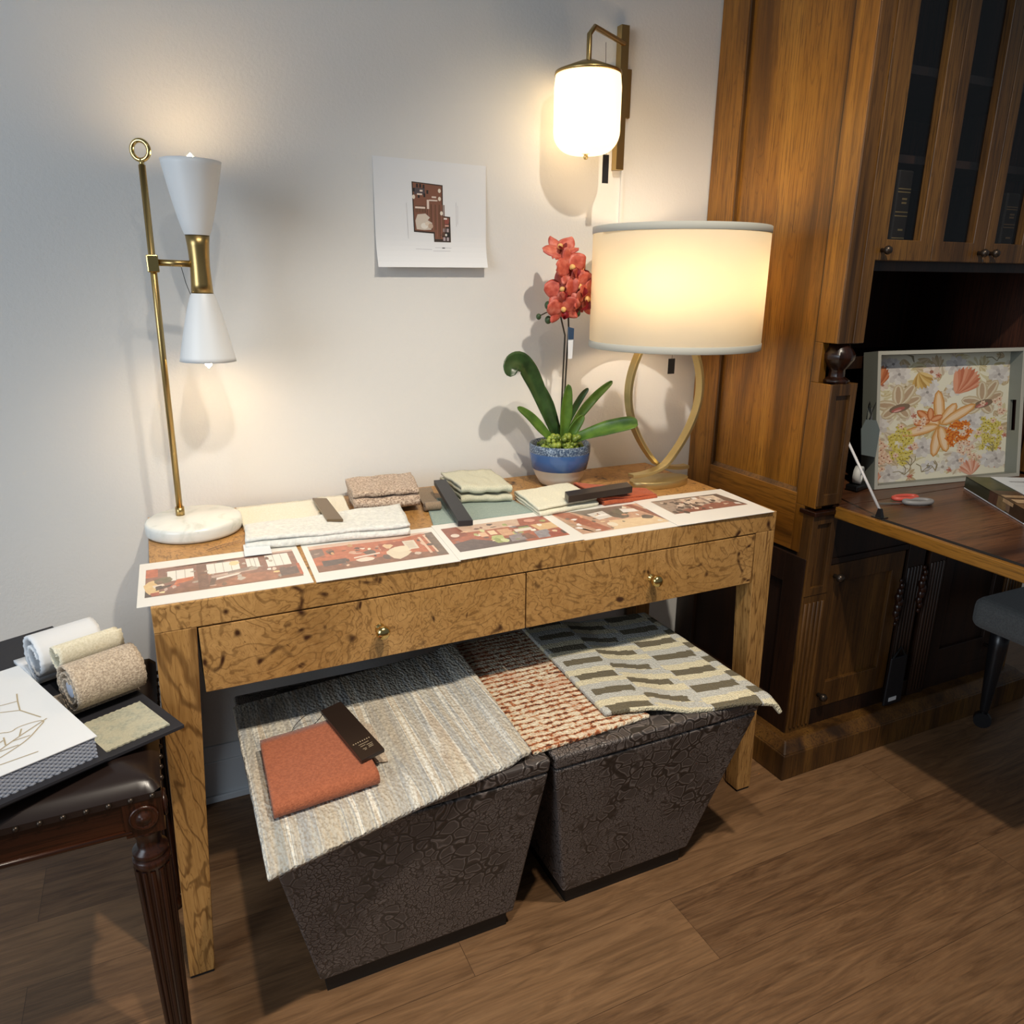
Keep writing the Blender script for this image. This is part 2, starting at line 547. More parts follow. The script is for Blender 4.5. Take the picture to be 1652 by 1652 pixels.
    def build(s, name, mats, parent=None, origin=None, bevel=0.0, solid=0.0, sub=0, smooth_angle=None, fixn=True, seg=2):
        if not isinstance(mats, (list, tuple)):
            mats = [mats]
        org = Vector(ORG[parent]) if parent is not None else Vector(origin if origin is not None else base_of(s.v))
        me = bpy.data.meshes.new(name)
        me.from_pydata([p - org for p in s.v], [], s.f)
        for m in mats:
            me.materials.append(m)
        me.polygons.foreach_set('material_index', s.mi)
        me.polygons.foreach_set('use_smooth', s.sm)
        if any(c is not None for c in s.fc):
            at = me.color_attributes.new('Col', 'FLOAT_COLOR', 'CORNER')
            for p in me.polygons:
                c = s.fc[p.index] or (0.8, 0.8, 0.8, 1)
                for li in p.loop_indices:
                    at.data[li].color = c
        if fixn:
            b = bmesh.new()
            b.from_mesh(me)
            bmesh.ops.recalc_face_normals(b, faces=b.faces)
            b.to_mesh(me)
            b.free()
        me.update()
        o = bpy.data.objects.new(name, me)
        COL.objects.link(o)
        if parent is not None:
            o.parent = parent
            ORG[o] = org
        else:
            o.location = org
            ORG[o] = org
        if solid:
            md = o.modifiers.new('thickness', 'SOLIDIFY')
            md.thickness = solid
            md.offset = 0
        if bevel:
            md = o.modifiers.new('bevel', 'BEVEL')
            md.width = bevel
            md.segments = seg
            md.limit_method = 'ANGLE'
            md.angle_limit = R(40)
        if sub:
            md = o.modifiers.new('subdivision', 'SUBSURF')
            md.levels = sub
            md.render_levels = sub
        return o


HEXF = [[3, 2, 1, 0], [4, 5, 6, 7], [0, 1, 5, 4], [1, 2, 6, 5], [2, 3, 7, 6], [3, 0, 4, 7]]
ORG = {}


def base_of(vs):
    xs, ys, zs = zip(*[(p.x, p.y, p.z) for p in vs])
    return ((min(xs) + max(xs)) / 2, (min(ys) + max(ys)) / 2, min(zs))


def thing(name, loc, label, cat, group=None):
    o = bpy.data.objects.new(name, None)
    o.empty_display_size = 0.05
    o.location = loc
    COL.objects.link(o)
    ORG[o] = Vector(loc)
    return tag(o, label, cat, group)


def tag(o, label, cat, group=None):
    o['label'] = label
    o['category'] = cat
    if group:
        o['group'] = group
    return o


def struct(o):
    o['kind'] = 'structure'
    return o


def bil(q, u, v):
    a, b, c, d = [Vector(p) for p in q]      # bl, br, tr, tl
    return (a * (1 - u) + b * u) * (1 - v) + (d * (1 - u) + c * u) * v


def layers(polys, N=72):
    """stacking level for each printed shape, so only overlapping shapes are lifted over each other"""
    lv = [[0] * N for _ in range(N)]
    out = []
    for c, pl in polys:
        us, vs_ = [p[0] for p in pl], [p[1] for p in pl]
        a, b = max(0, int(min(us) * N)), min(N - 1, int(max(us) * N))
        d, e = max(0, int(min(vs_) * N)), min(N - 1, int(max(vs_) * N))
        m = 1 + max([lv[i][j] for i in range(a, b + 1) for j in range(d, e + 1)] or [0])
        for i in range(a, b + 1):
            for j in range(d, e + 1):
                lv[i][j] = m
        out.append(m)
    return out


def printed(mb, P, nrm, th, polys, paper='#eceae4', step=0.00001):
    """thin sheet P(u,v) with flat printed shapes laid on its face"""
    n = Vector(nrm).normalized()
    K = 20
    pc = C4(paper)
    mb.grid(lambda u, v: P(u, v), K, K, 0, False, lambda u, v: pc)
    mb.grid(lambda u, v: P(u, v) - n * th, K, K, 0, False, lambda u, v: pc)
    rim = [(i / K, 0) for i in range(K)] + [(1, i / K) for i in range(K)] + [(1 - i / K, 1) for i in range(K)] + [(0, 1 - i / K) for i in range(K)]
    m = len(rim)
    mb.add([P(*r) for r in rim] + [P(*r) - n * th for r in rim], [[i, (i + 1) % m, m + (i + 1) % m, m + i] for i in range(m)], 0, False, pc)
    for k, (c, pl) in zip(layers(polys), polys):
        off = n * (0.00015 + step * k)
        mb.add([P(u, v) + off for u, v in pl], [list(range(len(pl)))], 0, False, C4(c))
    return mb


def rc(u0, v0, u1, v1):
    return [(u0, v0), (u1, v0), (u1, v1), (u0, v1)]


def el(cu, cv, ru, rv, n=14, rot=0.0, a0=0.0):
    out = []
    for k in range(n):
        a = 2 * PI * k / n + a0
        x, y = ru * math.cos(a), rv * math.sin(a)
        out.append((cu + x * math.cos(rot) - y * math.sin(rot), cv + x * math.sin(rot) + y * math.cos(rot)))
    return out


def ln(pts, w):
    """polyline as thin quads"""
    out = []
    for (x0, y0), (x1, y1) in zip(pts, pts[1:]):
        d = math.hypot(x1 - x0, y1 - y0) or 1
        nx, ny = -(y1 - y0) / d * w / 2, (x1 - x0) / d * w / 2
        out.append([(x0 + nx, y0 + ny), (x1 + nx, y1 + ny), (x1 - nx, y1 - ny), (x0 - nx, y0 - ny)])
    return out


def fold_cloth(name, quad, z0, n, gap, t, mat, wob=0.0015, open_front=0.0, seed=0, nu=30, taper=0.0, parent=None, back=False):
    """cloth folded n layers deep over the quad (bl, br, tr, tl as xy); folds show at the front edge"""
    path = []
    for k in range(n):
        z = z0 + t / 2 + k * gap
        L = [(0.03 + 0.94 * i / 10, z) for i in range(11)]
        fwd = (k % 2 == 0) != back
        if not fwd:
            pass
        seq = L[::-1] if fwd else L
        path += seq
        if k < n - 1:
            vend = 0.0 if fwd else 1.0
            sg = -1 if fwd else 1
            for j in range(1, 6):
                a = PI * j / 6
                path.append((vend + (0.03 if fwd else -0.03) + sg * 0.03 * math.sin(a) * (1 + open_front), z + gap * (1 - math.cos(a)) / 2))
    m = len(path)
    q = [Vector((x, y, 0)) for x, y in quad]

    def fn(u, v):
        i = min(m - 1, int(round(v * (m - 1))))
        pv, z = path[i]
        p = bil(q, u, pv)
        lay = (z - z0) / max(gap, 1e-6)
        w = mnoise.noise(Vector((u * 4 + seed, pv * 3, lay * 0.7))) * wob
        e = mnoise.noise(Vector((u * 9 + seed * 3, pv * 8, 5.0))) * wob * 0.6
        return Vector((p.x + w, p.y + w, max(z0 + t / 2 - 0.0002, z + (w + e) * min(1, lay) - taper * u * lay)))
    mb = MB()
    mb.grid(fn, nu, m - 1)
    return mb.build(name, mat, parent, solid=t)


def slab_cloth(name, quad, z0, th, mat, wob=0.001, seed=0, parent=None, drop=None, nu=40, nv=40, cols=None, solid_bevel=0.002):
    """one soft layer over the quad, with real thickness and rounded rim"""
    q = [Vector((x, y, 0)) for x, y in quad]

    def fn(u, v):
        p = bil(q, u, v)
        z = z0 + th / 2 + abs(mnoise.noise(Vector((u * 3 + seed, v * 3, 0)))) * wob * 2
        ex = mnoise.noise(Vector((u * 14 + seed, v * 14, 3))) * 0.0012
        if drop:
            z += drop(p.x, p.y, u, v)
        return Vector((p.x + ex, p.y + ex, z))
    mb = MB()
    mb.grid(fn, nu, nv, col=cols)
    return mb.build(name, mat, parent, solid=th, bevel=solid_bevel)

# ================================================================== SETTING
YW = 0.03
struct(MB().box((-2.6, YW, 0), (4.2, YW + 0.12, 3.0)).build('wall_back', M['wall']))
struct(MB().box((-2.6, -4.2, -0.06), (4.2, YW + 0.12, 0.0)).build('floor', M['floor'], origin=(0, 0, 0)))
mb = MB()
mb.box((-2.6, 0.014, 0), (1.47, YW, 0.112))
mb.hexa([(-2.6, 0.016, 0.112), (1.47, 0.016, 0.112), (1.47, YW, 0.112), (-2.6, YW, 0.112)],
        [(-2.6, 0.024, 0.150), (1.47, 0.024, 0.150), (1.47, YW, 0.150), (-2.6, YW, 0.150)])
mb.box((-2.6, 0.006, 0), (1.47, 0.014, 0.018))
struct(mb.build('baseboard_back', M['trim'], bevel=0.002))

# ================================================================== CONSOLE TABLE
W, D0, D1, H = 1.32, -0.513, 0.018, 0.762
tb = thing('console_table', (0.66, -0.25, 0), 'long burl-veneered console table with two brass-knobbed drawers against the white wall', 'table')
MB().box((0, D0, 0.7155), (W, D1, H)).build('tabletop', M['burl'], tb, bevel=0.0015)


def leg(x0, x1, bx0, bx1, y0, y1, by0, by1):
    return MB().hexa([(bx0, by0, 0.006), (bx1, by0, 0.006), (bx1, by1, 0.006), (bx0, by1, 0.006)],
                     [(x0, y0, 0.7155), (x1, y0, 0.7155), (x1, y1, 0.7155), (x0, y1, 0.7155)])


for (a, b, c, d, e, f, g_, h) in ((0.0, 0.0645, -0.024, 0.021, D0, -0.455, D0 + 0.002, -0.468), (W - 0.056, W, W - 0.027, W + 0.016, D0, -0.455, D0 + 0.002, -0.468),
                                  (0.0, 0.0645, -0.024, 0.021, -0.045, D1, -0.030, 0.012), (W - 0.056, W, W - 0.027, W + 0.016, -0.045, D1, -0.030, 0.012)):
    lg = leg(a, b, c, d, e, f, g_, h).build('leg', M['burlleg'], tb, bevel=0.0015)
    MB().box((c + 0.002, g_ + 0.002, 0), (d - 0.002, h - 0.002, 0.006)).build('glide', M['gap'], lg)
mb = MB()
mb.box((0.006, -0.455, 0.5935), (0.024, -0.045, 0.7155))
mb.box((W - 0.024, -0.455, 0.5935), (W - 0.006, -0.045, 0.7155))
mb.box((0.0645, -0.010, 0.5935), (W - 0.056, 0.010, 0.7155))
mb.build('apron', M['burl'], tb)
MB().box((0.066, -0.488, 0.597), (W - 0.058, -0.012, 0.7145)).build('carcass', M['gap'], tb)
for x0, x1, kx in ((0.0665, 0.6725, 0.373), (0.6755, 1.2625, 0.977)):
    dr = MB().box((x0, D0 + 0.0005, 0.5925), (x1, D0 + 0.022, 0.7125)).build('drawer', M['burl'], tb, bevel=0.001)
    MB().lathe([(0.009, 0.0), (0.009, 0.002), (0.005, 0.004), (0.0045, 0.010), (0.008, 0.013), (0.0125, 0.018), (0.0135, 0.023), (0.011, 0.029), (0.005, 0.032), (0.0005, 0.0325)],
               (kx, D0 + 0.0005, 0.653), 24, 0, (0, -1, 0)).build('knob', M['gold'], dr)

# ================================================================== BRASS CONE LAMP
lp = thing('desk_lamp', (0.090, -0.125, H), 'tall brass lamp with two white cone shades on a round marble base', 'lamp')
MB().lathe([(0.0, 0), (0.088, 0.0), (0.093, 0.003), (0.0945, 0.008), (0.0945, 0.022), (0.093, 0.027), (0.089, 0.0295), (0.0, 0.030)], (0.090, -0.123, H + 0.0005), 64, caps=False).build('base', M['marble'], lp)
PB, PT = Vector((0.0655, -0.098, 0.792)), Vector((0.0755, -0.112, 1.467))
ps = MB().cyl(PB, PT, 0.0062, 24).build('pole', M['brass'], lp)
MB().cyl(PB, PB + (PT - PB).normalized() * 0.018, 0.0088, 24).build('pole_collar', M['brass'], ps)
MB().cyl(PT - (PT - PB).normalized() * 0.004, PT + (PT - PB).normalized() * 0.010, 0.0042, 16).build('pole_tip', M['gold'], ps)
mb = MB()
cx = PT + Vector((0.0003, 0, 0.0245))
mb.tube([cx + Vector((0.0165 * math.cos(a) * 0.85, 0.0165 * math.cos(a) * -0.5, 0.0165 * math.sin(a))) for a in [2 * PI * k / 32 for k in range(33)]], 0.0042, 12)
mb.build('finial_ring', M['gold'], lp)
pm = PB + (PT - PB) * ((1.295 - 0.792) / (1.467 - 0.792))
mb = MB()
mb.box(pm + Vector((-0.0105, -0.0105, -0.016)), pm + Vector((0.0105, 0.0105, 0.016)))
cl = mb.build('clamp', M['gold'], lp, bevel=0.002)
mb = MB().cyl(pm + Vector((0.0105, -0.001, 0.002)), (0.142, -0.119, 1.295), 0.0062, 20)
mb.build('arm', M['brass'], lp)
A0, A1 = Vector((0.1520, -0.120, 1.110)), Vector((0.1592, -0.120, 1.4775))
ax = (A1 - A0).normalized()


def along(z):
    return A0 + (A1 - A0) * ((z - 1.110) / (1.4775 - 1.110))


def shade_prof(L, r0, r1, th=0.0012):
    P = []
    for i in range(15):
        t = i / 14
        P.append((r0 + (r1 - r0) * (t ** 0.80), L * t))
    return P + [(r - th, z) for r, z in P[::-1]]


MB().lathe(shade_prof(0.131, 0.0225, 0.0542), along(1.3475), 48, 0, ax, caps=False).build('lamp_shade', M['white'], lp)
MB().lathe(shade_prof(0.130, 0.0208, 0.0535), along(1.2405), 48, 0, -ax, caps=False).build('lamp_shade', M['white'], lp)
MB().lathe([(0.0205, 0), (0.0195, 0.018), (0.0188, 0.036), (0.0183, 0.052), (0.0188, 0.070), (0.0200, 0.088), (0.0222, 0.108)], along(1.2400), 48, 0, ax).build('sleeve', M['brass'], lp)
for z, s_ in ((1.3475, 1), (1.2405, -1)):
    c = along(z)
    b = MB().lathe([(0.008, 0.0), (0.009, 0.045), (0.014, 0.06), (0.017, 0.085), (0.0165, 0.105), (0.012, 0.124), (0.006, 0.138), (0.0005, 0.144)], c, 24, 0, ax * s_).build('bulb', M['bulb'], lp)
tg = MB().box((0.126, -0.1195, 1.196), (0.147, -0.1185, 1.213)).build('price_tag', M['black'], lp)
MB().tube([(0.122, -0.119, 1.289), (0.127, -0.117, 1.26), (0.134, -0.118, 1.235), (0.138, -0.119, 1.212)], 0.0006, 6).build('string', M['cord'], tg)
tg['label'] = 'small black price tag'

# ================================================================== DRUM TABLE LAMP
LX, LY = 1.208, -0.205
tl = thing('table_lamp', (LX, LY, H), 'large table lamp with lit ivory drum shade and looped gold base beside the cabinet', 'lamp')
MB().lathe([(0.0, 0.0), (0.086, 0.0), (0.086, 0.017), (0.0, 0.017)], (LX, LY, H + 0.0005), 64, caps=False, sy=0.52).build('base', M['brassd'], tl, bevel=0.001)
for sg, dy in ((1, -0.015), (-1, 0.015)):
    pts = []
    for i in range(41):
        t = i / 40
        if t < 0.78:
            a = t / 0.78
            z = 1.135 - a * (1.135 - 0.815)
            x = sg * (0.098 * math.sin(PI * (0.16 + 0.84 * a)) ** 0.85 if a < 1 else 0)
        else:
            a = (t - 0.78) / 0.22
            x = -sg * 0.098 * a
            z = 0.815 - 0.020 * math.sin(a * PI / 2) ** 0.8 + 0.004 * a * a
        pts.append((LX + x, LY + dy, z))
    mb = MB().ribbon(pts, (0, 1, 0), 0.026, 0.009)
    mb.build('loop_arm', M['brassd'], tl, bevel=0.0015)
MB().cyl((LX, LY, 1.12), (LX, LY, 1.40), 0.004, 12).build('stem', M['brassd'], tl)
ZB, ZT, RS = 1.116, 1.389, 0.2045
prof = [(RS, 0.0), (RS, ZT - ZB), (RS - 0.0012, ZT - ZB), (RS - 0.0012, 0.0), (RS, 0.0)]
sh = MB().lathe(prof, (LX, LY - 0.022, ZB), 96, caps=False).build('lamp_shade', M['shade'], tl)
for z0 in (ZB - 0.001, ZT - 0.015):
    MB().lathe([(RS + 0.0003, 0), (RS + 0.0014, 0.001), (RS + 0.0014, 0.015), (RS + 0.0003, 0.016), (RS - 0.002, 0.016), (RS - 0.002, 0.0), (RS + 0.0003, 0)], (LX, LY - 0.022, z0), 96, caps=False).build('trim_band', M['band'], sh)
mb = MB()
for a in (0, 120, 240):
    mb.cyl((LX, LY - 0.022, ZT - 0.02), (LX + (RS - 0.002) * math.cos(R(a)), LY - 0.022 + (RS - 0.002) * math.sin(R(a)), ZT - 0.008), 0.002, 8)
mb.build('spider', M['brassd'], sh)
for sx in (-0.085, 0.085):
    MB().lathe([(0.012, 0), (0.013, 0.03), (0.024, 0.06), (0.030, 0.085), (0.026, 0.11), (0.012, 0.125), (0.0005, 0.129)], (LX + sx, LY - 0.095, 1.20), 20).build('bulb', M['bulbd'], tl)
    MB().tube([(LX, LY - 0.022, 1.19), (LX + sx * 0.6, LY - 0.065, 1.185), (LX + sx, LY - 0.095, 1.20)], 0.006, 10).build('socket_arm', M['brassd'], tl)
tg = MB().box((1.225, -0.19, 1.045), (1.245, -0.189, 1.083)).build('price_tag', M['black'], tl)
MB().tube([(1.235, -0.1895, 1.081), (1.236, -0.19, 1.10), (1.234, -0.20, 1.125)], 0.0006, 6).build('string', M['cord'], tg)

# ================================================================== WALL SCONCE
sc = thing('wall_sconce', (1.182, YW, 1.66), 'lit opal glass sconce on an upright brass bar above the drum lamp', 'wall light')
MB().box((1.170, YW - 0.022, 1.538), (1.193, YW - 0.0005, 1.86)).build('bar', M['brass'], sc, bevel=0.001)
MB().box((1.150, YW - 0.010, 1.66), (1.213, YW - 0.0003, 1.77)).build('backplate', M['brass'], sc, bevel=0.002)
SX, SY = 1.030, -0.080
gp = []
for i in range(13):
    a = PI / 2 * i / 12
    gp.append((0.0775 - 0.048 + 0.048 * math.sin(a), 0.048 - 0.048 * math.cos(a)))
gp = [(0.012, 0.0)] + gp[1:] + [(0.0775, 0.14), (0.0745, 0.165)]
gp += [(r - 0.002, z + 0.001) for r, z in gp[::-1]]
MB().lathe(gp, (SX, SY, 1.552), 56, caps=False).build('glass_bowl', M['opal'], sc)
MB().lathe([(0.0005, -0.010), (0.004, -0.009), (0.006, -0.004), (0.004, 0.001), (0.012, 0.003), (0.034, 0.006), (0.036, 0.009), (0.0005, 0.010)], (SX, SY, 1.551), 32, caps=False).build('finial', M['brassd'], sc)
MB().lathe([(0.0005, 0.03), (0.02, 0.028), (0.076, 0.006), (0.077, 0.0), (0.0005, 0.0)], (SX, SY, 1.718), 40, caps=False).build('cap', M['brass'], sc)
MB().tube([(SX, SY, 1.745), (SX, SY, 1.80), (SX + 0.02, SY + 0.012, 1.82), (1.182, YW - 0.018, 1.82)], 0.006, 12).build('arm', M['brass'], sc)
tg = MB().box((1.078, -0.079, 1.493), (1.095, -0.078, 1.556)).build('price_tag', M['black'], sc)
tg['label'] = 'narrow black price tag with fine white print'
MB().tube([(1.087, -0.0785, 1.555), (1.090, -0.076, 1.60), (1.0895, -0.062, 1.66), (1.095, -0.045, 1.80)], 0.0006, 6).build('string', M['cord'], tg)
MB().box((1.198, YW - 0.006, 1.10), (1.204, YW - 0.0003, 1.66)).build('cord_cover', M['wall'], sc)

# ================================================================== POTTED ORCHID
OX, OY = 0.978, -0.085
po = thing('potted_orchid', (OX, OY, H), 'potted coral orchid with strap leaves in a blue and white glazed pot', 'plant')
mb = MB()
pr = [(0.0, 0.0), (0.046, 0.0), (0.051, 0.004), (0.062, 0.022), (0.070, 0.042), (0.0712, 0.0425), (0.0765, 0.068), (0.0785, 0.086), (0.0785, 0.104), (0.0765, 0.1075), (0.0735, 0.106), (0.0725, 0.08), (0.0, 0.078)]
mb.lathe(pr, (OX, OY, H + 0.0005), 56, caps=False, mis=[2, 2, 2, 2, 2, 1, 1, 0, 0, 0, 0, 0])
mb.build('pot', [M['pot'], M['potb'], M['potw']], po)
random.seed(4)
mb = MB()
for k in range(260):
    a, r = random.uniform(0, 2 * PI), 0.062 * math.sqrt(random.random())
    x, y = OX + r * math.cos(a), OY + r * math.sin(a)
    z = H + 0.096 + (0.062 - r) * 0.35 + random.uniform(-0.006, 0.008)
    if k % 3 == 0:
        x, y, z = OX - 0.008 + random.uniform(-0.04, 0.035), OY - 0.040 + random.uniform(-0.02, 0.02), H + 0.106 + random.uniform(-0.004, 0.026)
    mb.ball((x, y, z), random.uniform(0.0035, 0.0085), 0, 8)
mb.build('moss', M['moss'], po)


def strap(pts, w, mat, tip=0.5, fold=0.25, up_hint=(0, -1, 0.3)):
    """orchid leaf: blade swept along pts"""
    pts = [Vector(p) for p in pts]

    def cr(t):
        n = len(pts) - 1
        x = min(t * n, n - 1e-6)
        i = int(x)
        f = x - i
        p0, p1, p2, p3 = pts[max(i - 1, 0)], pts[i], pts[i + 1], pts[min(i + 2, n)]
        return 0.5 * ((2 * p1) + (p2 - p0) * f + (2 * p0 - 5 * p1 + 4 * p2 - p3) * f * f + (3 * p1 - p0 - 3 * p2 + p3) * f ** 3)

    def fn(u, v):
        p = cr(v)
        d = (cr(min(1, v + 0.02)) - cr(max(0, v - 0.02))).normalized()
        sd = d.cross(Vector(up_hint)).normalized()
        nn = sd.cross(d).normalized()
        prof = (0.45 + 0.55 * min(1, v / 0.45)) * math.sqrt(max(0.0, 1 - max(0, (v - tip) / (1 - tip)) ** 2.2)) if tip < 1 else 1
        s_ = (u - 0.5) * 2
        return p + sd * (s_ * w / 2 * prof) + nn * (abs(s_) ** 1.5 * w * fold * prof)
    return MB().grid(fn, 8, 28).build('leaf', mat, po, solid=0.0016)


strap([(OX - 0.005, OY, 0.872), (OX - 0.045, OY - 0.005, 0.952), (OX - 0.088, OY - 0.01, 1.035), (OX - 0.125, OY - 0.02, 1.078), (OX - 0.158, OY - 0.035, 1.074), (OX - 0.163, OY - 0.045, 1.050)], 0.050, M['leafd'], 0.62, 0.18)
strap([(OX + 0.00, OY + 0.005, 0.872), (OX - 0.025, OY + 0.01, 0.940), (OX - 0.06, OY + 0.012, 1.005), (OX - 0.095, OY + 0.014, 1.050)], 0.040, M['leafd'], 0.5, 0.2)
strap([(OX - 0.015, OY - 0.01, 0.868), (OX - 0.055, OY - 0.012, 0.905), (OX - 0.095, OY - 0.015, 0.945), (OX - 0.132, OY - 0.02, 0.972)], 0.026, M['leaf'], 0.35, 0.2)
strap([(OX + 0.005, OY - 0.02, 0.872), (OX + 0.045, OY - 0.07, 0.900), (OX + 0.08, OY - 0.11, 0.918), (OX + 0.110, OY - 0.145, 0.931), (OX + 0.126, OY - 0.162, 0.934)], 0.044, M['leaf'], 0.62, 0.2, (0, -0.75, 0.65))
strap([(OX + 0.012, OY, 0.872), (OX + 0.05, OY - 0.005, 0.935), (OX + 0.095, OY - 0.01, 0.985), (OX + 0.142, OY - 0.015, 1.022)], 0.024, M['leaf'], 0.4, 0.2)
strap([(OX + 0.008, OY + 0.005, 0.872), (OX + 0.028, OY, 0.935), (OX + 0.052, OY - 0.01, 0.985), (OX + 0.067, OY - 0.02, 1.008)], 0.018, M['leafd'], 0.4, 0.2)
strap([(OX, OY - 0.012, 0.868), (OX + 0.002, OY - 0.016, 0.925), (OX + 0.003, OY - 0.02, 0.975), (OX + 0.004, OY - 0.028, 1.022)], 0.034, M['leaf'], 0.35, 0.25)
strap([(OX + 0.004, OY - 0.022, 0.868), (OX + 0.022, OY - 0.03, 0.91), (OX + 0.040, OY - 0.045, 0.945)], 0.028, M['leaf'], 0.35, 0.25)
for pts in ([(OX + 0.006, OY, 0.87), (OX + 0.010, OY - 0.002, 1.02), (OX + 0.016, OY, 1.16), (OX + 0.010, OY, 1.25), (OX - 0.006, OY - 0.005, 1.34)],
            [(OX, OY, 0.87), (OX + 0.001, OY - 0.004, 1.02), (OX + 0.002, OY - 0.008, 1.14), (OX - 0.014, OY - 0.01, 1.19), (OX - 0.05, OY - 0.015, 1.205)],
            [(OX + 0.012, OY, 1.20), (OX + 0.022, OY - 0.01, 1.245), (OX + 0.030, OY - 0.02, 1.25)]):
    MB().tube(pts, 0.0022, 8).build('stem', M['stem'], po)
MB().tube([(OX - 0.03, OY - 0.012, 1.20), (OX - 0.055, OY - 0.015, 1.195), (OX - 0.078, OY - 0.018, 1.186)], 0.0015, 6).build('bud_twig', M['stem'], po)
for bx, bz, br in ((-0.078, 1.186, 0.0062), (-0.053, 1.212, 0.0085), (-0.052, 1.178, 0.0082), (0.02, 1.20, 0.009), (0.028, 1.193, 0.008)):
    MB().ball((OX + bx, OY - 0.02, bz), br, 0, 12, 1.2).build('bud', M['bud'], po)


def flower(c, sz, face, spin, lip=True):
    q = Vector((0, 0, 1)).rotation_difference(Vector(face).normalized()).to_matrix() @ Matrix.Rotation(spin, 3, 'Z')
    c = Vector(c)
    mb = MB()
    for k, (ang, L, wd) in enumerate(((90, 1.0, 0.62), (18, 0.95, 0.95), (162, 0.95, 0.95), (-38, 0.95, 0.55), (-142, 0.95, 0.55))):
        a = R(ang)

        def fn(u, v, a=a, L=L, wd=wd, k=k):
            r = v * L * sz
            w = wd * sz * math.sin(PI * min(1, v * 0.88 + 0.06)) ** 0.75 * (u - 0.5)
            z = 0.22 * sz * v * v - 0.10 * sz * (2 * (u - 0.5)) ** 2 * v - (0.05 * sz if k in (1, 2) else 0) * -1
            return c + q @ Vector((r * math.cos(a) - w * math.sin(a), r * math.sin(a) + w * math.cos(a), z))
        mb.grid(fn, 6, 10)
    f = mb.build('flower', M['petal'], po, solid=0.0008)
    if lip:
        mb = MB()

        def fl(u, v):
            a = R(-90)
            r = v * 0.55 * sz
            w = 0.42 * sz * math.sin(PI * min(1, v * 0.8 + 0.2)) * (u - 0.5)
            return c + q @ Vector((-w * math.sin(a), r * math.sin(a), 0.28 * sz * math.sin(PI * v) + 0.25 * sz * abs(2 * u - 1) ** 2))
        mb.grid(fl, 6, 8)
        o = len(mb.f)
        mb.ball(c + q @ Vector((0, 0.02 * sz, 0.22 * sz)), 0.15 * sz, 1, 10)
        mb.build('lip', [M['lip'], M['lipy']], f)


for c, s_, face, spin in (((-0.016, -0.010, 1.338), 0.040, (-0.3, -0.6, 0.8), 0.1), ((-0.004, -0.035, 1.297), 0.042, (0.1, -1, 0.1), 0.4), ((0.027, -0.012, 1.290), 0.040, (0.5, -0.7, 0.3), 0.9),
                          ((-0.022, -0.035, 1.247), 0.040, (-0.4, -1, 0.1), -0.2), ((0.012, -0.042, 1.255), 0.040, (0.2, -1, -0.1), 0.6), ((0.030, -0.040, 1.228), 0.042, (0.4, -0.9, -0.2), 0.2),
                          ((-0.022, -0.040, 1.205), 0.038, (-0.2, -1, -0.3), 0.0), ((0.010, -0.020, 1.215), 0.036, (0.1, -1, -0.5), 0.3), ((0.026, -0.010, 1.262), 0.036, (0.3, -1, 0.0), 1.2)):
    flower(Vector((OX, OY, 0)) + Vector((c[0] * 1.12, c[1], c[2])), s_ * 1.15, face, spin)
tg = MB()
tg.add([(OX - 0.006, OY - 0.036, 1.162), (OX + 0.010, OY - 0.037, 1.158), (OX + 0.010, OY - 0.033, 1.085), (OX - 0.001, OY - 0.032, 1.085)], [[0, 1, 2, 3]], 0)
tg.add([(OX - 0.0062, OY - 0.0368, 1.162), (OX + 0.0102, OY - 0.0378, 1.158), (OX + 0.0102, OY - 0.0372, 1.132), (OX - 0.0045, OY - 0.0362, 1.132)], [[0, 1, 2, 3]], 1)
tg.build('plant_tag', [M['pagew'], plain('tag blue', '#27405e', 0.5)], po, solid=0.0006)['label'] = 'white and navy care tag'

# ================================================================== FLOOR PLAN PINNED TO THE WALL
fq = [(0.544, 0, 1.296), (0.816, 0, 1.2975), (0.8215, 0, 1.527), (0.547, 0, 1.532)]


def fpP(u, v):
    p = bil(fq, u, v)
    p.y = YW - 0.0012 - 0.010 * (1 - v) - 0.014 * (max(0.0, 0.32 - v) / 0.32) ** 2
    return p


pol = []
out = [(0.325, 0.80), (0.60, 0.785), (0.60, 0.495), (0.665, 0.49), (0.668, 0.245), (0.515, 0.245), (0.512, 0.325), (0.335, 0.335)]
pol.append(('#33261f', out))
pol.append(('#7a4e3c', [(0.335, 0.79), (0.59, 0.775), (0.59, 0.49), (0.655, 0.478), (0.657, 0.258), (0.525, 0.258), (0.522, 0.34), (0.345, 0.35)]))
for i in range(13):
    u = 0.455 + i * 0.0125
    pol.append((('#5f3c2c', '#87594a', '#6d4a35')[i % 3], rc(u, 0.28 if u > 0.53 else 0.36, u + 0.008, 0.60)))
for i in range(8):
    u = 0.35 + i * 0.0125
    pol.append((('#6a4a35', '#5b3f2e')[i % 2], rc(u, 0.52, u + 0.008, 0.585)))
pol += [('#4a4045', rc(0.345, 0.685, 0.44, 0.745)), ('#c9bdb0', [(0.36, 0.36), (0.35, 0.44), (0.37, 0.50), (0.44, 0.51), (0.48, 0.475), (0.46, 0.45), (0.50, 0.425), (0.49, 0.36), (0.43, 0.355)]),
        ('#ddd8cf', el(0.43, 0.395, 0.032, 0.028)), ('#d4c6b6', el(0.455, 0.415, 0.02, 0.02)), ('#b9a18e', el(0.485, 0.395, 0.022, 0.025))]
for u, v in ((0.372, 0.765), (0.40, 0.765), (0.43, 0.76), (0.343, 0.725), (0.462, 0.712), (0.435, 0.68), (0.385, 0.67)):
    pol.append(('#151214', rc(u - 0.008, v - 0.017, u + 0.008, v + 0.017)))
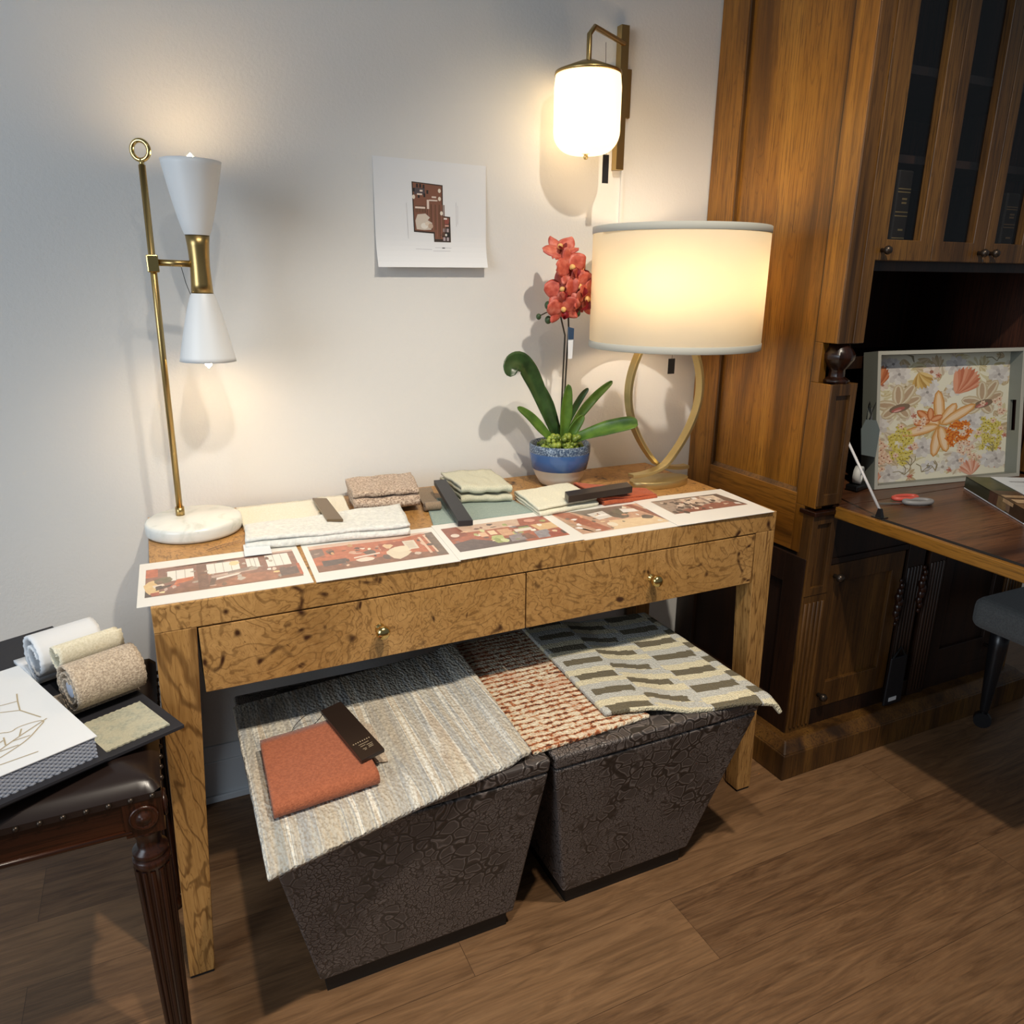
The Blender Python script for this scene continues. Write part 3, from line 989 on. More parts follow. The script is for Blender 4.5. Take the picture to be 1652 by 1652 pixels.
for r_ in (rc(0.395, 0.712, 0.42, 0.728), rc(0.37, 0.68, 0.415, 0.695), rc(0.50, 0.66, 0.54, 0.675), rc(0.35, 0.555, 0.44, 0.572), rc(0.455, 0.555, 0.475, 0.64), rc(0.475, 0.63, 0.55, 0.643)):
    pol.append(('#d9c6ba', r_))
for u, v in ((0.57, 0.73), (0.57, 0.655), (0.585, 0.52), (0.34, 0.66)):
    pol.append(('#ddd2c2', el(u, v, 0.013, 0.02)))
pol += [('#8d4a40', rc(0.61, 0.42, 0.65, 0.465)), ('#c79386', rc(0.615, 0.395, 0.65, 0.412)), ('#ddd3cc', rc(0.605, 0.462, 0.635, 0.478)), ('#1d191c', rc(0.59, 0.295, 0.66, 0.335)), ('#d8d4cc', el(0.625, 0.315, 0.01, 0.012))]
for u, v in ((0.608, 0.36), (0.64, 0.36), (0.608, 0.275), (0.64, 0.275)):
    pol.append(('#a99aa0', rc(u - 0.01, v - 0.017, u + 0.01, v + 0.017)))
for a in (ln([(0.275, 0.60), (0.285, 0.27)], 0.003), ln([(0.72, 0.63), (0.722, 0.40)], 0.003), ln([(0.735, 0.60), (0.735, 0.42)], 0.002), ln([(0.345, 0.175), (0.49, 0.172)], 0.004), ln([(0.50, 0.158), (0.66, 0.160)], 0.004), ln([(0.52, 0.19), (0.67, 0.19)], 0.004)):
    pol += [('#b3b3ba', x) for x in a]
pol += [('#55585c', rc(0.585, 0.183, 0.61, 0.194))]
mb = printed(MB(), fpP, (0, -1, 0), 0.0005, pol, '#dfe1e4', 0.00007)
tag(mb.build('floor_plan', M['paper'], origin=(0.68, YW, 1.296), fixn=False), 'white sheet printed with a furnished floor plan, pinned up on the wall', 'paper')

# ================================================================== PRINTED ROOM RENDERINGS ALONG THE TABLE EDGE
random.seed(11)
SH = {}


def blob(c, u, v, ru, rv, n=9, j=0.25):
    return (c, [(u + ru * math.cos(2 * PI * k / n) * (1 + random.uniform(-j, j)), v + rv * math.sin(2 * PI * k / n) * (1 + random.uniform(-j, j))) for k in range(n)])


def win(u0, v0, u1, v1, n, sk=0.0):
    o = [('#efefe8', [(u0, v0), (u1, v0 + sk), (u1, v1 + sk), (u0, v1)])]
    for i in range(1, n):
        u = u0 + (u1 - u0) * i / n
        o.append(('#b9b7b0', rc(u - 0.002, v0 + sk * i / n, u + 0.002, v1 + sk * i / n)))
    return o


p1 = [('#8d6156', rc(0.04, 0.18, 0.96, 0.83)), ('#d9c2b6', [(0.04, 0.83), (0.96, 0.83), (0.96, 0.88), (0.04, 0.80)]), ('#8a5c48', [(0.04, 0.18), (0.96, 0.18), (0.96, 0.40), (0.55, 0.42), (0.30, 0.30), (0.04, 0.26)]),
      ('#a5694d', [(0.40, 0.20), (0.80, 0.20), (0.85, 0.38), (0.60, 0.42)]), ('#6c4a40', rc(0.34, 0.20, 0.40, 0.80)), ('#c3643f', rc(0.04, 0.62, 0.11, 0.82))]
p1 += win(0.165, 0.48, 0.32, 0.72, 3) + win(0.40, 0.52, 0.60, 0.77, 4) + win(0.645, 0.54, 0.725, 0.78, 3) + win(0.77, 0.50, 0.92, 0.80, 3)
p1 += [blob('#e6c98d', 0.075, 0.38, 0.045, 0.16), blob('#ead8a5', 0.57, 0.72, 0.035, 0.06), ('#d2764d', [(0.20, 0.38), (0.31, 0.44), (0.32, 0.52), (0.22, 0.50)]), blob('#6b6a50', 0.14, 0.52, 0.045, 0.09), blob('#7b6150', 0.12, 0.47, 0.02, 0.05),
       ('#e7dcd0', [(0.09, 0.36), (0.15, 0.40), (0.14, 0.44), (0.08, 0.42)]), ('#33292a', [(0.10, 0.30), (0.18, 0.36), (0.19, 0.40), (0.10, 0.36)]), ('#2b2224', [(0.04, 0.18), (0.08, 0.18), (0.04, 0.32)]),
       ('#b5533a', [(0.08, 0.19), (0.12, 0.20), (0.12, 0.27), (0.07, 0.26)]), ('#c9b7ad', [(0.42, 0.42), (0.70, 0.48), (0.70, 0.54), (0.42, 0.47)]), ('#8b7d78', [(0.52, 0.46), (0.66, 0.50), (0.68, 0.58), (0.52, 0.52)]),
       ('#efe6dd', [(0.43, 0.35), (0.58, 0.42), (0.60, 0.46), (0.42, 0.40)]), ('#55484c', [(0.83, 0.24), (0.95, 0.26), (0.95, 0.44), (0.83, 0.40)]), ('#5a4740', [(0.40, 0.26), (0.43, 0.26), (0.45, 0.40), (0.42, 0.42)]), ('#c25f3d', rc(0.945, 0.22, 0.965, 0.50))]
p2 = [('#c46b47', rc(0.04, 0.20, 0.96, 0.84)), ('#ddc4b4', [(0.04, 0.80), (0.70, 0.78), (0.86, 0.84), (0.96, 0.88), (0.04, 0.88)]), ('#8a5a44', [(0.04, 0.20), (0.96, 0.20), (0.96, 0.30), (0.70, 0.38), (0.28, 0.36), (0.04, 0.36)]),
      ('#7d6a64', [(0.04, 0.55), (0.13, 0.60), (0.13, 0.78), (0.04, 0.78)]), ('#6f6259', [(0.88, 0.22), (0.96, 0.22), (0.96, 0.86), (0.90, 0.84)]), ('#a9492a', [(0.52, 0.50), (0.72, 0.54), (0.72, 0.72), (0.52, 0.70)])]
p2 += [('#e3dccd', rc(0.70, 0.46, 0.79, 0.70)), ('#d9d1c2', rc(0.715, 0.49, 0.775, 0.67)), ('#e7cbb4', [(0.84, 0.30), (0.86, 0.30), (0.85, 0.76), (0.83, 0.76)]), ('#e7cbb4', [(0.89, 0.30), (0.905, 0.30), (0.89, 0.80), (0.875, 0.80)]),
       ('#4a4448', [(0.09, 0.32), (0.24, 0.34), (0.26, 0.46), (0.09, 0.46)]), ('#2f2827', el(0.18, 0.64, 0.02, 0.06)), ('#d9b17a', el(0.185, 0.62, 0.011, 0.035)), blob('#4f4341', 0.44, 0.52, 0.045, 0.07), blob('#554a46', 0.53, 0.36, 0.03, 0.06),
       blob('#e8dcc4', 0.62, 0.40, 0.085, 0.13, 11), blob('#efe3c9', 0.66, 0.50, 0.07, 0.09), blob('#e9cba2', 0.58, 0.62, 0.035, 0.06), blob('#efe0cf', 0.38, 0.36, 0.06, 0.05), ('#f0e2d4', [(0.31, 0.42), (0.50, 0.46), (0.50, 0.49), (0.31, 0.45)]),
       ('#392d2c', rc(0.355, 0.66, 0.365, 0.70)), ('#392d2c', rc(0.37, 0.64, 0.38, 0.69)), ('#d9b59e', el(0.32, 0.58, 0.025, 0.04))]
p3 = [('#b25a3c', rc(0.05, 0.18, 0.95, 0.86)), ('#d6bda6', [(0.20, 0.66), (0.74, 0.66), (0.82, 0.86), (0.12, 0.86)]), ('#8f3f2b', [(0.05, 0.50), (0.22, 0.60), (0.18, 0.86), (0.05, 0.86)]), ('#a5482e', [(0.68, 0.66), (0.95, 0.60), (0.95, 0.86), (0.72, 0.86)]),
      ('#4b434d', [(0.05, 0.18), (0.60, 0.18), (0.55, 0.36), (0.35, 0.34), (0.22, 0.46), (0.05, 0.40)]), ('#e3c48f', [(0.78, 0.42), (0.95, 0.44), (0.95, 0.62), (0.76, 0.62)]), ('#d9b08a', rc(0.46, 0.42, 0.56, 0.62))]
p3 += [('#e6d9cd', el(0.115, 0.62, 0.035, 0.05)), ('#dfa893', el(0.80, 0.76, 0.05, 0.05)), ('#8c8b96', [(0.48, 0.24), (0.62, 0.24), (0.62, 0.44), (0.50, 0.40)]), ('#9397a5', [(0.70, 0.22), (0.84, 0.22), (0.84, 0.44), (0.72, 0.42)]),
       ('#7c4836', [(0.61, 0.24), (0.70, 0.24), (0.67, 0.40), (0.60, 0.40)]), blob('#bccb86', 0.41, 0.36, 0.055, 0.12), blob('#9fb56d', 0.39, 0.33, 0.03, 0.08), blob('#d2dca6', 0.44, 0.30, 0.03, 0.06), blob('#9db06a', 0.69, 0.56, 0.05, 0.07), ('#e8e2d6', rc(0.59, 0.48, 0.74, 0.56)),
       ('#e8c7a4', rc(0.30, 0.48, 0.36, 0.60)), ('#efd9b6', rc(0.38, 0.50, 0.44, 0.62)), ('#a53f2a', [(0.80, 0.22), (0.95, 0.22), (0.95, 0.38), (0.82, 0.34)]), ('#3b2d30', rc(0.92, 0.24, 0.95, 0.34)), ('#2f2a2f', rc(0.60, 0.60, 0.74, 0.63))]
p4 = [('#c9a48a', rc(0.05, 0.16, 0.92, 0.86)), ('#a9593c', [(0.05, 0.86), (0.20, 0.86), (0.32, 0.20), (0.22, 0.16)]), ('#bfa58d', [(0.05, 0.70), (0.05, 0.40), (0.22, 0.16), (0.16, 0.16)]), ('#e6cfa9', [(0.32, 0.16), (0.92, 0.16), (0.80, 0.40), (0.40, 0.44)]),
      ('#6f6b64', [(0.22, 0.86), (0.72, 0.86), (0.60, 0.62), (0.30, 0.64)]), ('#e3e1db', [(0.34, 0.50), (0.48, 0.54), (0.48, 0.76), (0.32, 0.72)]), ('#8f4b34', [(0.74, 0.86), (0.80, 0.86), (0.92, 0.20), (0.84, 0.18)]), ('#e3b28f', [(0.82, 0.86), (0.92, 0.86), (0.92, 0.40)]),
      blob('#55584f', 0.56, 0.56, 0.08, 0.13), blob('#6b705f', 0.60, 0.66, 0.06, 0.10), blob('#494b47', 0.74, 0.40, 0.05, 0.06), ('#f1efe9', [(0.62, 0.62), (0.76, 0.60), (0.76, 0.70), (0.64, 0.76)]), ('#e9e2cf', el(0.38, 0.32, 0.04, 0.07)), ('#fbfaf5', rc(0.36, 0.60, 0.47, 0.66))]
p5 = [('#a59689', rc(0.14, 0.34, 0.86, 0.84)), ('#8d4d3b', [(0.14, 0.34), (0.92, 0.34), (0.86, 0.55), (0.50, 0.52), (0.28, 0.44)]), ('#d9c7b4', [(0.40, 0.60), (0.62, 0.62), (0.62, 0.80), (0.42, 0.80)]), ('#e6d6c3', rc(0.66, 0.60, 0.80, 0.80)), ('#5f5148', [(0.14, 0.82), (0.86, 0.80), (0.86, 0.84), (0.14, 0.84)]), ('#5b4a40', [(0.80, 0.55), (0.92, 0.34), (0.86, 0.84), (0.80, 0.80)])]
for u, v in ((0.18, 0.40), (0.24, 0.44), (0.30, 0.52), (0.33, 0.66), (0.40, 0.60), (0.37, 0.50), (0.45, 0.54), (0.52, 0.60), (0.70, 0.62), (0.27, 0.36)):
    p5.append(blob('#2b2422', u, v, 0.025, 0.05))
for u, v in ((0.36, 0.62), (0.43, 0.66), (0.52, 0.54), (0.61, 0.58), (0.72, 0.56)):
    p5.append(blob('#d8cbbd', u, v, 0.022, 0.05))
p5 += [('#f2f0ea', [(0.83, 0.42), (0.88, 0.38), (0.88, 0.44), (0.84, 0.47)])]
zt = H + 0.0010
sheets = [
    ([(-0.0200, -0.5060), (0.2600, -0.5125), (0.2650, -0.3000), (-0.0155, -0.2960)], 0.0, p1, 'print of a brown room with four bright windows, leftmost on the table edge'),
    ([(0.2640, -0.5150), (0.5320, -0.5200), (0.5520, -0.3050), (0.2740, -0.2990)], 0.0, p2, 'print of an orange room with pale curved sofa, in front of the white quilted fabric'),
    ([(0.5300, -0.5180), (0.8060, -0.5100), (0.8150, -0.3010), (0.5500, -0.2990)], 0.0012, p3, 'print of a rust sitting room with a green plant in the foreground'),
    ([(0.8070, -0.5120), (1.0880, -0.5140), (1.0930, -0.3020), (0.8130, -0.2990)], 0.0, p4, 'print of a pale room with orange beams, beside the print with a wide blank border'),
    ([(1.0380, -0.5155), (1.3060, -0.5200), (1.3215, -0.3120), (1.0550, -0.3030)], 0.0014, p5, 'print with a wide blank border around a small dining room view, rightmost'),
]
for q, dz, pl, lab in sheets:
    qq = [(x, y, zt + dz) for x, y in q]
    ub, vb = [a for a, b in pl[0][1]], [b for a, b in pl[0][1]]
    bits = []
    for k in range(46):
        c_ = C4(random.choice(pl)[0])[:3]
        f_ = random.uniform(0.75, 1.2)
        u_, v_ = random.uniform(min(ub) + 0.035, max(ub) - 0.035), random.uniform(min(vb) + 0.05, max(vb) - 0.05)
        bits.append((tuple(min(0.9, x * f_) for x in c_), blob('#000000', u_, v_, random.uniform(0.010, 0.030), random.uniform(0.012, 0.045), 7, 0.4)[1]))
    pl = pl[:4] + bits[:38] + pl[4:] + bits[38:]
    pl = [(tuple(a * 0.76 + b * 0.24 for a, b in zip(C4(c)[:3], (0.50, 0.41, 0.35))), g_) for c, g_ in pl]
    mb = printed(MB(), lambda u, v, qq=qq: bil(qq, u, v), (0, 0, 1), 0.0008, pl, '#e6e4de')
    o = tag(mb.build('printed_sheet', M['gloss'], fixn=False), lab, 'paper', 'room renderings along the table edge')

# ================================================================== FABRICS ON THE TABLE
zb = H + 0.0006
tag(fold_cloth('folded_fabric', [(0.183, -0.178), (0.345, -0.185), (0.362, -0.012), (0.183, -0.012)], zb, 2, 0.006, 0.004, M['cream'], 0.001, 0.2, 1),
    'smooth cream folded fabric between the marble lamp base and the bronze bar', 'fabric')
tag(fold_cloth('folded_fabric', [(0.352, -0.172), (0.408, -0.172), (0.428, -0.012), (0.366, -0.006)], zb, 2, 0.0075, 0.004, M['cream'], 0.001, 0.2, 2),
    'narrow cream folded fabric between the bronze bar and the speckled bundle', 'fabric')
tag(fold_cloth('folded_fabric', [(0.171, -0.300), (0.492, -0.338), (0.518, -0.178), (0.184, -0.190)], zb + 0.0016, 3, 0.0075, 0.006, M['ivory'], 0.0025, 0.1, 3, 40),
    'white quilted folded fabric lying in front of the cream ones', 'fabric')
mb = MB()
q = [(0.341, -0.245), (0.372, -0.258), (0.379, -0.062), (0.349, -0.046)]
mb.hexa([(x, y, zb + (0.0215 if y < -0.15 else 0.0150)) for x, y in q], [(x, y, zb + (0.0275 if y < -0.15 else 0.0210)) for x, y in q])
o = tag(mb.build('sample_bar', M['bronze'], bevel=0.001), 'flat bronze sample bar lying across the cream fabric', 'sample holder')
tag(fold_cloth('folded_fabric', [(0.420, -0.155), (0.566, -0.178), (0.598, -0.012), (0.438, -0.010)], zb + 0.012, 3, 0.014, 0.010, M['speck'], 0.003, 0.5, 5),
    'thick speckled pink-brown folded fabric against the wall', 'fabric')
tag(slab_cloth('fabric_swatch', [(0.556, -0.296), (0.800, -0.298), (0.792, -0.110), (0.604, -0.100)], zb, 0.0018, M['mist'], 0.0004, 2, nu=24, nv=24, solid_bevel=0),
    'flat misty grey-green fabric swatch under the black bar', 'fabric')
# taupe, rolled at its front edge


def taupe(u, v):
    q_ = [(0.572, -0.192, 0), (0.608, -0.198, 0), (0.652, -0.010, 0), (0.612, -0.010, 0)]
    if v > 0.35:
        p = bil(q_, u, (v - 0.35) / 0.65)
        return Vector((p.x, p.y, zb + 0.0042 + 0.008 * math.exp(-((v - 0.35) / 0.2) ** 2)))
    a = (0.35 - v) / 0.35 * 3.3 * PI
    r = 0.010 - 0.0016 * a / PI
    p = bil(q_, u, 0)
    return Vector((p.x, p.y - r * math.sin(a), zb + 0.0038 + 0.0105 + r * math.cos(a) - 0.002))


mb = MB().grid(taupe, 16, 60)
tag(mb.build('rolled_fabric', M['taupe'], solid=0.0018), 'taupe fabric rolled at its front edge, beside the speckled bundle', 'fabric')
tag(fold_cloth('folded_fabric', [(0.672, -0.165), (0.786, -0.205), (0.806, -0.030), (0.676, -0.012)], zb + 0.0028, 4, 0.0115, 0.006, M['sage'], 0.003, 0.6, 8),
    'pale sage folded fabric stacked thick behind the black bar', 'fabric')
mb = MB()
q = [(0.600, -0.330), (0.632, -0.337), (0.664, -0.085), (0.634, -0.082)]
mb.hexa([(x, y, zb + (0.003 if y < -0.2 else 0.030)) for x, y in q], [(x, y, zb + (0.015 if y < -0.2 else 0.042)) for x, y in q])
tag(mb.build('sample_bar', M['bar'], bevel=0.001), 'long black sample bar leaning on the rolled taupe fabric', 'sample holder')
tag(fold_cloth('folded_fabric', [(0.792, -0.336), (0.958, -0.312), (0.962, -0.158), (0.806, -0.178)], zb, 3, 0.0075, 0.005, M['wool'], 0.0016, 0.4, 9),
    'off-white folded fabric in front of the orchid pot', 'fabric')
tag(fold_cloth('folded_fabric', [(0.972, -0.318), (1.126, -0.312), (1.132, -0.256), (0.976, -0.165)], zb + 0.0003, 3, 0.0072, 0.005, M['rust'], 0.0025, 0.4, 12, taper=0.004),
    'burnt orange folded fabric in front of the drum lamp base', 'fabric')
mb = MB()
q = [(0.868, -0.332), (1.050, -0.318), (1.062, -0.276), (0.880, -0.292)]
mb.hexa([(x, y, zb + 0.0235) for x, y in q], [(x, y, zb + 0.0395) for x, y in q])
tag(mb.build('sample_bar', M['dbrown'], bevel=0.0015), 'thick dark brown sample bar across the white and orange fabrics', 'sample holder')
mb = printed(MB(), lambda u, v: bil([(0.165, -0.340, zb + 0.0045), (0.214, -0.343, zb + 0.0045), (0.216, -0.290, zb + 0.0100), (0.168, -0.288, zb + 0.0100)], u, v), (0, 0, 1), 0.0008, [], '#d5dce2')
tag(mb.build('label_card', M['paper'], fixn=False), 'small pale blue card tucked under the front left corner of the white quilted fabric', 'label')
mb = MB()
mb.tube([(0.102, -0.268, zb + 0.0015), (0.125, -0.255, zb + 0.003), (0.150, -0.243, zb + 0.0022), (0.168, -0.232, zb + 0.002)], 0.0013, 8)
mb.tube([(0.104, -0.276, zb + 0.0015), (0.128, -0.266, zb + 0.003), (0.150, -0.254, zb + 0.0022), (0.168, -0.246, zb + 0.002)], 0.0009, 8)
tag(mb.build('clear_cord', M['clear']), 'thin clear cord on bare wood in front of the marble lamp base', 'cord')

# ================================================================== OTTOMANS
for nm, T, Bt, lab in (('a', (0.118, -0.748, 0.6130, -0.285), (0.195, -0.655, 0.585, -0.360), 'dark snakeskin ottoman at the left, under the striped rug sample'),
                       ('b', (0.6190, -0.748, 1.102, -0.285), (0.700, -0.655, 1.020, -0.360), 'dark snakeskin ottoman at the right, under the block-patterned rug sample')):
    ot = thing('ottoman', ((T[0] + T[2]) / 2, (T[1] + T[3]) / 2, 0), lab, 'ottoman', 'snakeskin ottomans under the console table')
    f = 0.40 / 0.405
    k = 0.385 / 0.41
    L = [Bt[i] + (T[i] - Bt[i]) * k for i in range(4)]
    MB().hexa([(Bt[0], Bt[1], 0.04), (Bt[2], Bt[1], 0.04), (Bt[2], Bt[3], 0.04), (Bt[0], Bt[3], 0.04)],
              [(L[0], L[1], 0.418), (L[2], L[1], 0.418), (L[2], L[3], 0.418), (L[0], L[3], 0.418)]).build('body', M['snake'], ot, bevel=0.006, seg=3)
    MB().hexa([(L[0] - 0.001, L[1] - 0.001, 0.420), (L[2] + 0.001, L[1] - 0.001, 0.420), (L[2] + 0.001, L[3] + 0.001, 0.420), (L[0] - 0.001, L[3] + 0.001, 0.420)],
              [(T[0], T[1], 0.451), (T[2], T[1], 0.451), (T[2], T[3], 0.451), (T[0], T[3], 0.451)]).build('lid', M['snake'], ot, bevel=0.007, seg=3)
    MB().box((Bt[0] + 0.012, Bt[1] + 0.012, 0.0), (Bt[2] - 0.012, Bt[3] - 0.012, 0.040)).build('plinth', M['plinth'], ot)

# ================================================================== RUG SAMPLES
ZR = 0.4515
rq2 = [(0.585, -0.728), (0.850, -0.712), (0.776, -0.272), (0.600, -0.276)]
tag(slab_cloth('rug_sample', rq2, ZR, 0.0085, M['rust'] if False else M['rug2'], 0.0006, 4, solid_bevel=0.003), 'rust and cream tweed rug sample between the striped and block-patterned ones', 'rug')
rq1 = [(0.1115, -0.818), (0.5790, -0.735), (0.6020, -0.286), (0.1120, -0.350)]
tag(slab_cloth('rug_sample', rq1, ZR, 0.012, M['rug1'], 0.0006, 7, drop=lambda x, y, u, v: (0.0088 * min(1, max(0, (u - 0.90) / 0.05))) - 0.018 * max(0, (-0.75 - y) / 0.06), nu=60, nv=40, solid_bevel=0.004),
    'striped grey and oatmeal rug sample draped over the left ottoman', 'rug')
OLV, PAL, GRY = S('#6a614c'), S('#ded4b4'), S('#c4c3bb')


def rugcol(u, v):
    vv = (1 - v) * 6.3 + 0.35 * math.sin(u * 7) * 0.3
    colm = u * 3.35 + 0.02 * math.sin(v * 20)
    k = int(colm)
    fu = colm - k
    ph = (0.0, 0.5, 0.0, 0.5)[k % 4]
    r = vv + ph
    fr = r - math.floor(r)
    if fr < 0.36:
        if k == 1:
            return OLV if 0.0 < fu < 0.80 and fr < 0.32 else (GRY if fr < 0.32 else PAL)
        if k == 0:
            return OLV if 0.12 < fu < 0.92 else GRY
        if k == 2:
            return OLV if 0.04 < fu < 0.96 else GRY
        return OLV
    if fr < 0.66:
        return GRY if (k + int(math.floor(r))) % 2 else PAL
    return PAL if (k + int(math.floor(r))) % 2 else GRY


rq3 = [(0.762, -0.684), (1.122, -0.782), (1.128, -0.316), (0.780, -0.276)]
tag(slab_cloth('rug_sample', rq3, ZR + 0.0100, 0.010, M['rug3'], 0.0006, 9,
               drop=lambda x, y, u, v: -0.030 * max(0, (x - 1.106) / 0.022) ** 1.6 - 0.012 * max(0, (-0.754 - y) / 0.03) - 0.0080 * min(1, max(0, (x - 0.878) / 0.05)) + 0.004 * math.sin(u * 9) * max(0, 1 - v * 3), nu=110, nv=130, cols=rugcol, solid_bevel=0.003),
    'cream rug sample with olive-brown block pattern, over the right ottoman corner', 'rug')

# ================================================================== RUST SWATCH WITH HANG TAG
ZS = ZR + 0.0142
sq = [(0.1370, -0.7240), (0.3080, -0.7080), (0.2950, -0.5150), (0.1420, -0.5340)]
sw = fold_cloth('folded_swatch', sq, ZS, 2, 0.016, 0.012, M['suede'], 0.001, 0.3, 21)
tag(sw, 'rust leather-textured folded swatch on the striped rug sample', 'fabric')
tq = [(0.2870, -0.6840), (0.3310, -0.6680), (0.2980, -0.4850), (0.2560, -0.5020)]
ht = thing('swatch_tag', (0.293, -0.585, ZS + 0.030), 'dark brown tag bar with gold print lying on the rust swatch', 'tag')
MB().hexa([(x, y, ZS + 0.0305) for x, y in tq], [(x, y, ZS + 0.0375) for x, y in tq]).build('bar', M['dbrown'], ht, bevel=0.0012)
tz = [(x, y, ZS + 0.0377) for x, y in tq]
pr_ = []
random.seed(5)
for i in range(8):
    pr_.append(('#a08d73', rc(0.12 + i * 0.098, 0.245, 0.12 + i * 0.098 + 0.045, 0.262)))
for i, (a, b, v) in enumerate(((0.28, 0.72, 0.205), (0.30, 0.52, 0.175), (0.55, 0.80, 0.165), (0.58, 0.78, 0.140), (0.56, 0.76, 0.118), (0.32, 0.48, 0.130), (0.36, 0.46, 0.110))):
    pr_.append(('#8f7f68', rc(a, v, b, v + 0.010)))
mb = MB()
for c, pl in pr_:
    mb.add([bil(tz, u, v) for u, v in pl], [[0, 1, 2, 3]], 0, False, S(c))
mb.build('gold_print', M['paper'], ht, fixn=False)
MB().tube([(0.262 + 0.030 * math.cos(a) - 0.03, -0.500 + 0.022 * math.sin(a), ZS + 0.0365 - 0.034 * (1 - math.cos(a)) / 2) for a in [2 * PI * k / 24 for k in range(25)]], 0.0007, 6).build('loop_string', M['cord'], ht)
tag(slab_cloth('leather_offcut', [(0.318, -0.650), (0.340, -0.655), (0.343, -0.530), (0.312, -0.512)], ZS, 0.003, M['tweed'], 0.0004, 3, nu=8, nv=8), 'small brown fabric strip sticking out right of the dark tag bar', 'fabric')

# ================================================================== LEATHER STOOL
SXa, SXb, SYa, SYb = -0.60, -0.0130, -0.710, -0.285
DZ = 0.049
st = thing('leather_stool', (-0.31, -0.50, 0), 'dark studded leather stool with fluted turned legs left of the console table', 'stool')
mb = MB()


def cush(u, v):
    x = SXa + (SXb - SXa) * u
    y = SYa + (SYb - SYa) * v
    e = min(min(u, 1 - u) * (SXb - SXa), min(v, 1 - v) * (SYb - SYa))
    return Vector((x, y, 0.508 + DZ + 0.032 * min(1.0, e / 0.06) ** 0.45))


mb.grid(cush, 60, 44)
mb.box((SXa, SYa, 0.498 + DZ), (SXb, SYb, 0.508 + DZ))
mb.build('cushion', M['leather'], st, fixn=True)
mb = MB()
mb.box((SXa + 0.05, SYa + 0.004, 0.448 + DZ), (SXb - 0.045, SYa + 0.024, 0.498 + DZ))
mb.box((SXa + 0.05, SYb - 0.024, 0.448 + DZ), (SXb - 0.045, SYb - 0.004, 0.498 + DZ))
mb.box((SXb - 0.024, SYa + 0.05, 0.448 + DZ), (SXb - 0.004, SYb - 0.05, 0.498 + DZ))
mb.box((SXa + 0.004, SYa + 0.05, 0.448 + DZ), (SXa + 0.024, SYb - 0.05, 0.498 + DZ))
mb.cyl((SXa + 0.05, SYa + 0.004, 0.4485 + DZ), (SXb - 0.045, SYa + 0.004, 0.4485 + DZ), 0.0045, 10)
mb.build('apron', M['mahogx'], st)
for k in range(21):
    MB().ball((SXa + 0.012 + k * (SXb - SXa - 0.024) / 20, SYa - 0.0005, 0.5035 + DZ), 0.0042, 0, 8).build('nail', M['nail'], st)
for k in range(1, 14):
    MB().ball((SXb + 0.0005, SYa + 0.010 + k * 0.029, 0.5035 + DZ), 0.0042, 0, 8).build('nail', M['nail'], st)
for lx, ly in ((SXb - 0.027, SYa + 0.027), (SXa + 0.027, SYa + 0.027), (SXb - 0.027, SYb - 0.027), (SXa + 0.027, SYb - 0.027)):
    mb = MB()
    mb.box((lx - 0.026, ly - 0.026, 0.440 + DZ), (lx + 0.026, ly + 0.026, 0.498 + DZ))
    pf = [(0.006, 0.0), (0.012, 0.002), (0.013, 0.02), (0.010, 0.03), (0.015, 0.04), (0.022, 0.34), (0.0235, 0.372), (0.0265, 0.376), (0.0265, 0.386), (0.022, 0.389), (0.025, 0.393), (0.025, 0.399), (0.018, 0.404), (0.017, 0.418), (0.022, 0.432), (0.026, 0.4405)]
    mb.lathe([(r_, z_ + (DZ if z_ > 0.1 else 0)) for r_, z_ in pf], (lx, ly, 0), 28)
    lg = mb.build('leg', M['mahog'], st)
    mb = MB()
    for k in range(12):
        a = 2 * PI * k / 12
        mb.tube([(lx + 0.0150 * math.cos(a), ly + 0.0150 * math.sin(a), 0.045), (lx + 0.0225 * math.cos(a), ly + 0.0225 * math.sin(a), 0.37 + DZ)], [0.0028, 0.0042], 6)
    mb.build('reeding', M['mahog'], lg)
    if ly < -0.4:
        mb = MB()
        mb.lathe([(0.0, 0.0), (0.0200, 0.0), (0.0200, 0.003), (0.0175, 0.005), (0.0150, 0.003), (0.0090, 0.003), (0.0080, 0.0055), (0.0045, 0.0055), (0.0035, 0.0075), (0.0, 0.008)], (lx, ly - 0.026, 0.470 + DZ), 28, 0, (0, -1, 0), caps=False)
        if lx > -0.2:
            mb.lathe([(0.0, 0.0), (0.0200, 0.0), (0.0200, 0.003), (0.0175, 0.005), (0.0150, 0.003), (0.0090, 0.003), (0.0080, 0.0055), (0.0045, 0.0055), (0.0, 0.007)], (lx + 0.0262, ly, 0.470 + DZ), 28, 0, (1, 0, 0), caps=False)
        mb.build('rosette', M['mahog'], lg)

# ================================================================== SAMPLE ALBUMS ON THE STOOL
U = Vector((-0.91, -0.414, 0)).normalized()
V = Vector((-U.y * 1.0, U.x, 0)) * -1
V = Vector((U.y, -U.x, 0))
if V.y < 0:
    V = -V


def uv(o, a, b, z):
    p = Vector(o) + U * a + V * b
    return (p.x, p.y, z)


ZA = 0.5900
AO = (0.0275, -0.6075, 0)
al = thing('sample_album', uv(AO, 0.15, 0.25, ZA), 'open charcoal sample album with rolled white, cream and beige swatches', 'sample book')
mb = MB()
mb.hexa([uv(AO, 0, 0, ZA), uv(AO, 0.33, 0, ZA), uv(AO, 0.33, 0.54, ZA), uv(AO, 0, 0.54, ZA)], [uv(AO, 0, 0, ZA + 0.006), uv(AO, 0.33, 0, ZA + 0.006), uv(AO, 0.33, 0.54, ZA + 0.006), uv(AO, 0, 0.54, ZA + 0.006)])
mb.build('cover', M['blackc'], al, bevel=0.0008)
zc = ZA + 0.0062


